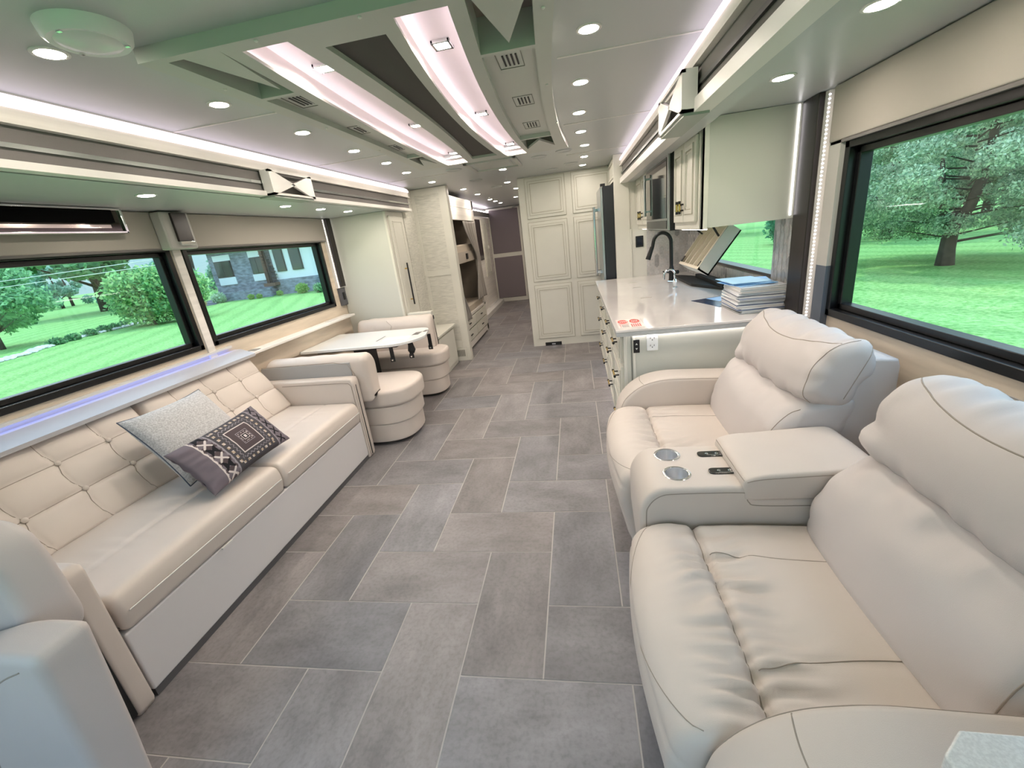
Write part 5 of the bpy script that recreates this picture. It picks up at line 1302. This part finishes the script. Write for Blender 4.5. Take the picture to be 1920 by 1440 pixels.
for i, (x, y, r, cc, l) in enumerate(((-31.0, 33.7, .55, [(.45, .6, .4), (.6, .75, .55)], 'round pale green shrub before the stone wall'), (-32.2, 31.9, .50, [(.35, .5, .38), (.45, .6, .45)], 'low grey green shrub beside the path'), (-28.0, 33.9, .26, YG, 'first small yellow shrub along the house'),
                         (-27.2, 33.9, .24, YG, 'second small yellow shrub along the house'), (-25.7, 34.6, .26, YG, 'third small yellow shrub along the house'), (-23.4, 34.5, .5, YG, 'large yellow green shrub below the white siding'), (-21.0, 33.2, .45, GR2, 'green shrub below the house corner at the right window edge'), (-30.0, 30.6, .42, [(.6, .42, .2), (.5, .5, .2)], 'orange tinted shrub at the left corner of the house'))):
    t = thing('shrub', l, 'shrub', (x, y, G)); P, c = leaves(1400, [(0, 0, r * .8, r, .85)], r * .16, cc); leaf_obj('foliage', P, c, t)
    MB().tube([(0, 0, 0), (0, 0, r)], .03, 5).build('stem', BARK, t)
# right side: pine and trees behind it
t = thing('pine_tree', 'big bluish green pine with a dark forked trunk beyond the right window', 'tree', (11.6, 15.8, G))
m = MB(); m.tube([(0, 0, -.1), (-.02, 0, .5), (.02, .05, 1.0), (-.05, .1, 1.6)], [.25, .20, .19, .16], 12)
m.tube([(-.02, .03, 1.0), (-.35, .1, 1.9), (-.5, .2, 3.2)], [.15, .11, .05], 8); m.tube([(.0, .05, 1.0), (.35, 0, 1.7), (.55, -.1, 2.9), (.5, 0, 4.6), (.45, 0, 6.4)], [.18, .15, .12, .08, .03], 8)
blobs = []; R_ = random.Random(5)
for k in range(210):
    z = R_.uniform(1.10, 7.6); a = R_.uniform(0, 2 * PI); rr = (3.6 if z < 4 else 3.6 * (7.9 - z) / 3.9) * R_.uniform(.03, 1) ** .6
    if z < 1.9 and R_.random() < .35: z += .9
    p = (rr * math.cos(a) + .2, rr * math.sin(a), z - .06 * rr); blobs.append((p[0], p[1], p[2], R_.uniform(.42, .85), .55))
    if k % 3 == 0: m.tube([(.2, 0, z - .5), (p[0] * .5 + .1, p[1] * .5, z - .3), p], [.028, .016, .005], 5)
m.build('trunk', BARK, t, smooth=True, angle=0)
P, c = leaves(190000, blobs, .048, PINE); leaf_obj('foliage', P, c, t)
for i, (x, y, h, r) in enumerate(((16.4, 26.5, 10, 3.7), (22.5, 31.5, 11, 4.0), (25.5, 23.5, 10, 3.7), (31, 29, 11, 4.2), (29.5, 37.5, 12, 4.2), (20.5, 41, 12, 4.6), (36, 22, 11, 4.2), (40, 34, 12, 5), (13.5, 48, 11, 5), (30, 50, 12, 6), (45, 45, 12, 6), (18, 62, 12, 6))):
    tree('lawn_tree', 'green tree on the far right lawn behind the big pine', x, y, h, r, .24, 7000 if i < 6 else 3500, PINE if i % 2 else GR1, .17, 20, 0, .16, .75, 'trees behind the pine on the right lawn')
t = thing('conifer', 'dark small conifer behind the backsplash window', 'tree', (13.4, 30.5, G))
P, c = leaves(5000, [(0, 0, 1 + k * .55, 1.35 - k * .2, .7) for k in range(6)], .13, [(.05, .2, .1), (.1, .3, .16)]); leaf_obj('foliage', P, c, t)
MB().tube([(0, 0, 0), (0, 0, 3.5)], .1, 6).build('trunk', BARK, t)

# ================================================================== tidy: put every thing's origin at its own base
bpy.context.view_layer.update()
for o in list(C.objects):
    if o.parent or o.type != 'EMPTY' or o.location.length > 1e-6: continue
    ch = [c for c in C.objects if c.parent == o]; vv = []
    for c in ch:
        if c.type == 'MESH': vv += [c.matrix_world @ Vector(b) for b in c.bound_box]
    if not vv: continue
    lo = Vector([min(v[i] for v in vv) for i in range(3)]); hi = Vector([max(v[i] for v in vv) for i in range(3)]); b = Vector(((lo.x + hi.x) / 2, (lo.y + hi.y) / 2, lo.z))
    o.location = b
    for c in ch: c.location = c.location - b
for o in list(C.objects):
    if o.type == 'MESH' and not o.parent and o.get('kind') != 'structure' and o.location.length < 1e-6:
        vv = [Vector(b) for b in o.bound_box]; b = sum(vv, Vector()) / 8; o.data.transform(Matrix.Translation(-b)); o.location = b
